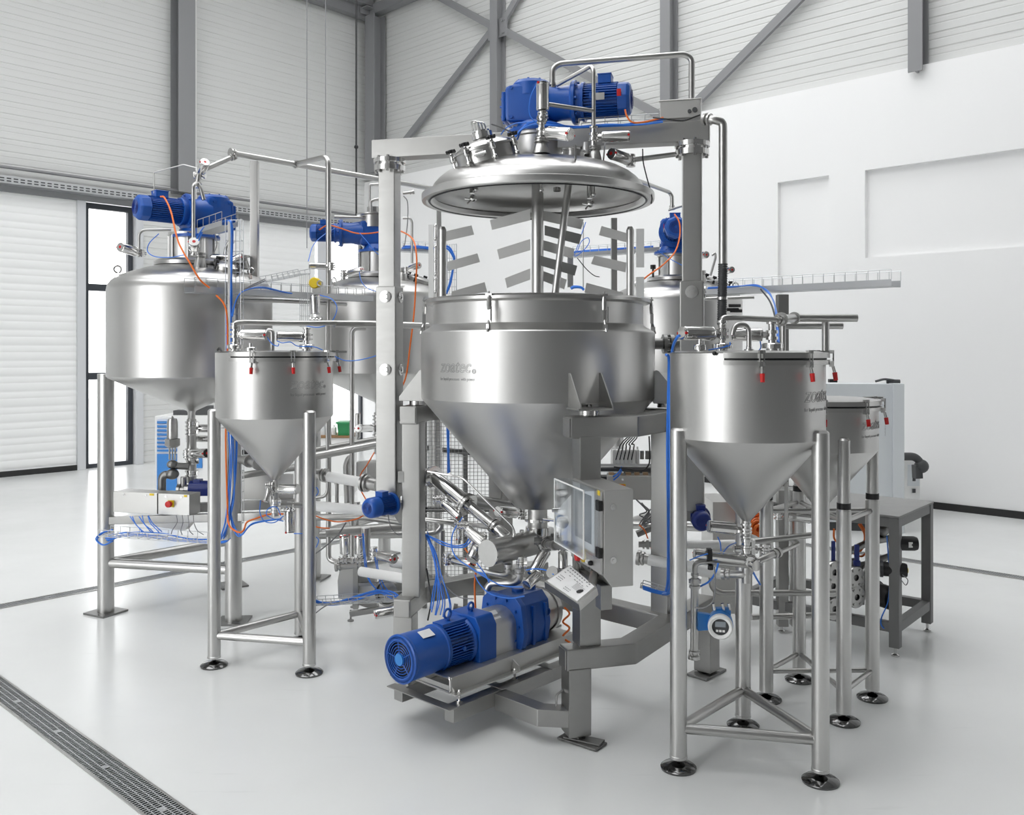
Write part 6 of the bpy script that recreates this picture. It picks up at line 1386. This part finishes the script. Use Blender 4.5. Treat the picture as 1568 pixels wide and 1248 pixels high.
# ---- cabinets and clutter at the walls
t = thing('tall_cabinet', 'tall pale grey switch cabinet behind the workbench', 'cabinet', V((3.2, 8.5, 0)))
Yc = 8.4; z1 = zat(1365, 588, Yc); xa, xb = W(1262, 0, Yc+.1).x, W(1365, 0, Yc).x
mb = MB(); cd = V((xb-xa, -.1, 0)).normalized(); cn = V((-cd.y, cd.x, 0)); L_ = (V((xb, Yc, 0))-V((xa, Yc+.1, 0))).length
p = V((xb, Yc, 0)); c = p-cd*(L_/2)+cn*.14; mb.box(c+Z*(z1/2+.04), (L_, .34, z1-.08), (cd, cn, Z)); mb.build('body', 'cabwhite', t, bevel=.004)
mb = MB(); mb.box(p+cd*.05+cn*.12+Z*(z1/2), (.10, .36, z1+.01), (cd, cn, Z)); mb.build('side_pillar', 'cabwhite', t, bevel=.004)
mb = MB(); mb.box(c+Z*.04, (L_-.04, .3, .08), (cd, cn, Z)); mb.build('plinth', 'dark', t)
mb = MB(); mb.box(p-cd*.06+cn*-.02+Z*.95, (.012, .02, .1), (cd, cn, Z)); mb.build('handle', 'dark', t)
mb = MB(); mb.cyl(p+cd*-.02+cn*.1+Z*(z1+.02), p+cd*.1+cn*.1+Z*(z1+.02), .02, n=8); mb.tube([p-cd*.12+cn*.1+Z*(z1+.02), p-cd*.05+cn*.06+Z*(z1+.045), p+cd*.05+cn*.1+Z*(z1+.03)], .012, 6, .03); solo('tool_clutter', 'small dark clamps lying on top of the tall pale cabinet', 'clamp', mb, 'dark')
mb = MB(); mb.box(W(1275, 583, 8.2), (.07, .05, .03)); solo('black_block', 'small black block lying on the left of the tall pale cabinet', 'block', mb, 'black')
t = thing('drawer_cabinet', 'small white drawer cabinet against the white back wall', 'cabinet', W(1395, 780, 9.2))
Yd = 9.2; xa, xb = W(1380, 0, Yd).x, W(1409, 0, Yd).x; zt_ = zat(1395, 701, Yd); 
mb = MB(); mb.box(((xa+xb)/2, Yd+.2, (zt_+.13)/2), (xb-xa, .4, zt_-.13)); mb.build('body', 'white', t, bevel=.006)
mb = MB(); mb.box((xb-.07, Yd-.004, zt_-.18), (.12, .008, .22)); mb.build('panel', 'cabwhite', t)
for z in (.26, .38): mb = MB(); mb.box(((xa+xb)/2+.03, Yd-.008, z), (.03, .01, .04)); mb.build('drawer_pull', 'dark', t)
mb = MB(); mb.box(((xa+xb)/2+.06, Yd+.15, .06), (xb-xa+.02, .3, .12)); mb.build('base', 'black', t)
t = thing('heat_gun', 'black power tool hanging over the edge of the small white drawer cabinet', 'power tool', W(1405, 715, 9.1))
mb = MB(); mb.tube([W(1383, 699, 9.05), W(1402, 699, 9.05), W(1412, 712, 9.05)], .04, 12, .08); mb.sphere(W(1411, 714, 9.05), .07, 16, 10); mb.bar(W(1404, 712, 9.05), W(1405, 732, 9.05), .07, .09); mb.build('body', 'dark', t, smooth=60)
mb = MB(); mb.box((W(1409, 0, 9.2).x, 9.3, .127), (.10, .25, .014)); solo('wood_board', 'thin brown board lying beside the small drawer cabinet', 'board', mb, 'wood')
# blue tool cabinet near the left door
Yt = 9.6; q = W(237, 714, Yt); xa = q.x; xb = W(322, 0, Yt).x; zt_ = zat(270, 637, Yt)
t = thing('tool_cabinet', 'white tool cabinet with blue drawers behind the left tank outlet', 'cabinet', V(((xa+xb)/2, Yt, 0)))
mb = MB(); mb.box(((xa+xb)/2, Yt+.25, zt_/2), (xb-xa, .5, zt_)); mb.build('body', 'white', t, bevel=.004)
zb_ = zat(240, 692, Yt); dz = (zt_-.04-zb_)/8
for k in range(8):
    mb = MB(); mb.box((xa+.135, Yt-.008, zb_+dz*(k+.5)), (.21, .02, dz*.82)); d_ = mb.build('drawer', 'lblue', t, bevel=.002)
    mb = MB(); mb.box((xa+.135, Yt-.02, zb_+dz*(k+.78)), (.2, .012, dz*.12)); mb.build('drawer_pull', 'white', d_)
mb = MB(); mb.box((xa+.135, Yt-.008, zb_/2+.01), (.21, .02, zb_*.9)); mb.build('door', 'lblue', t)
mb = MB(); mb.box((W(300, 0, Yt).x, Yt-.008, zat(300, 705, Yt)), (.14, .02, .16)); mb.build('door', 'lblue', t, label='pale blue lower door')
mb = MB(); c = W(280, 632, Yt+.2); mb.box(c, (.16, .15, .06)); mb.box(W(310, 628, Yt+.2), (.2, .15, .1)); solo('toolbox', 'dark toolbox standing on the white tool cabinet', 'toolbox', mb, 'dark', bevel=.005)
# bench with green crate behind the tall downpipe
Yg = 10.5; xa, xb = W(478, 0, Yg).x, W(538, 0, Yg).x; zg = zat(520, 667, Yg)
t = thing('side_bench', 'low white bench with a brown top behind the tall downpipe', 'bench', V(((xa+xb)/2, Yg, 0)))
mb = MB(); mb.box(((xa+xb)/2, Yg+.2, (zg-.03)/2), (xb-xa, .4, zg-.03)); mb.build('body', 'white', t)
mb = MB(); mb.box(((xa+xb)/2, Yg+.2, zg-.012), (xb-xa+.04, .46, .024)); mb.build('top', 'wood', t)
t = thing('storage_crate', 'green plastic crate standing on the low white bench', 'crate', W(526, 665, Yg+.1))
ca, cb = W(516, 0, Yg).x, W(535, 0, Yg).x; hc = .15
mb = MB(); mb.prism([(ca+.01, Yg+.02, zg), (cb-.01, Yg+.02, zg), (cb, Yg+.0, zg+hc), (ca, Yg+.0, zg+hc)], (0, .22, 0)); mb.build('body', 'green', t)
mb = MB(); mb.box(((ca+cb)/2, Yg+.1, zg+hc), (cb-ca+.02, .26, .02)); mb.build('rim', 'green', t)
for i, (x_, h_, m, lab) in enumerate(((492, .16, 'cabwhite', 'pale grey tin'), (501, .22, 'panel', 'steel canister'), (509, .12, 'white', 'white jar'))):
    mb = MB(); c = V((W(x_, 0, Yg).x, Yg+.1, zg)); mb.lathe([(0, 0), (.03, 0), (.03, h_*.7), (.012, h_*.85), (.012, h_), (0, h_)], c, Z, 16); solo('canister', lab+' standing on the low white bench beside the green crate', 'canister', mb, m, 'tins on the low bench')
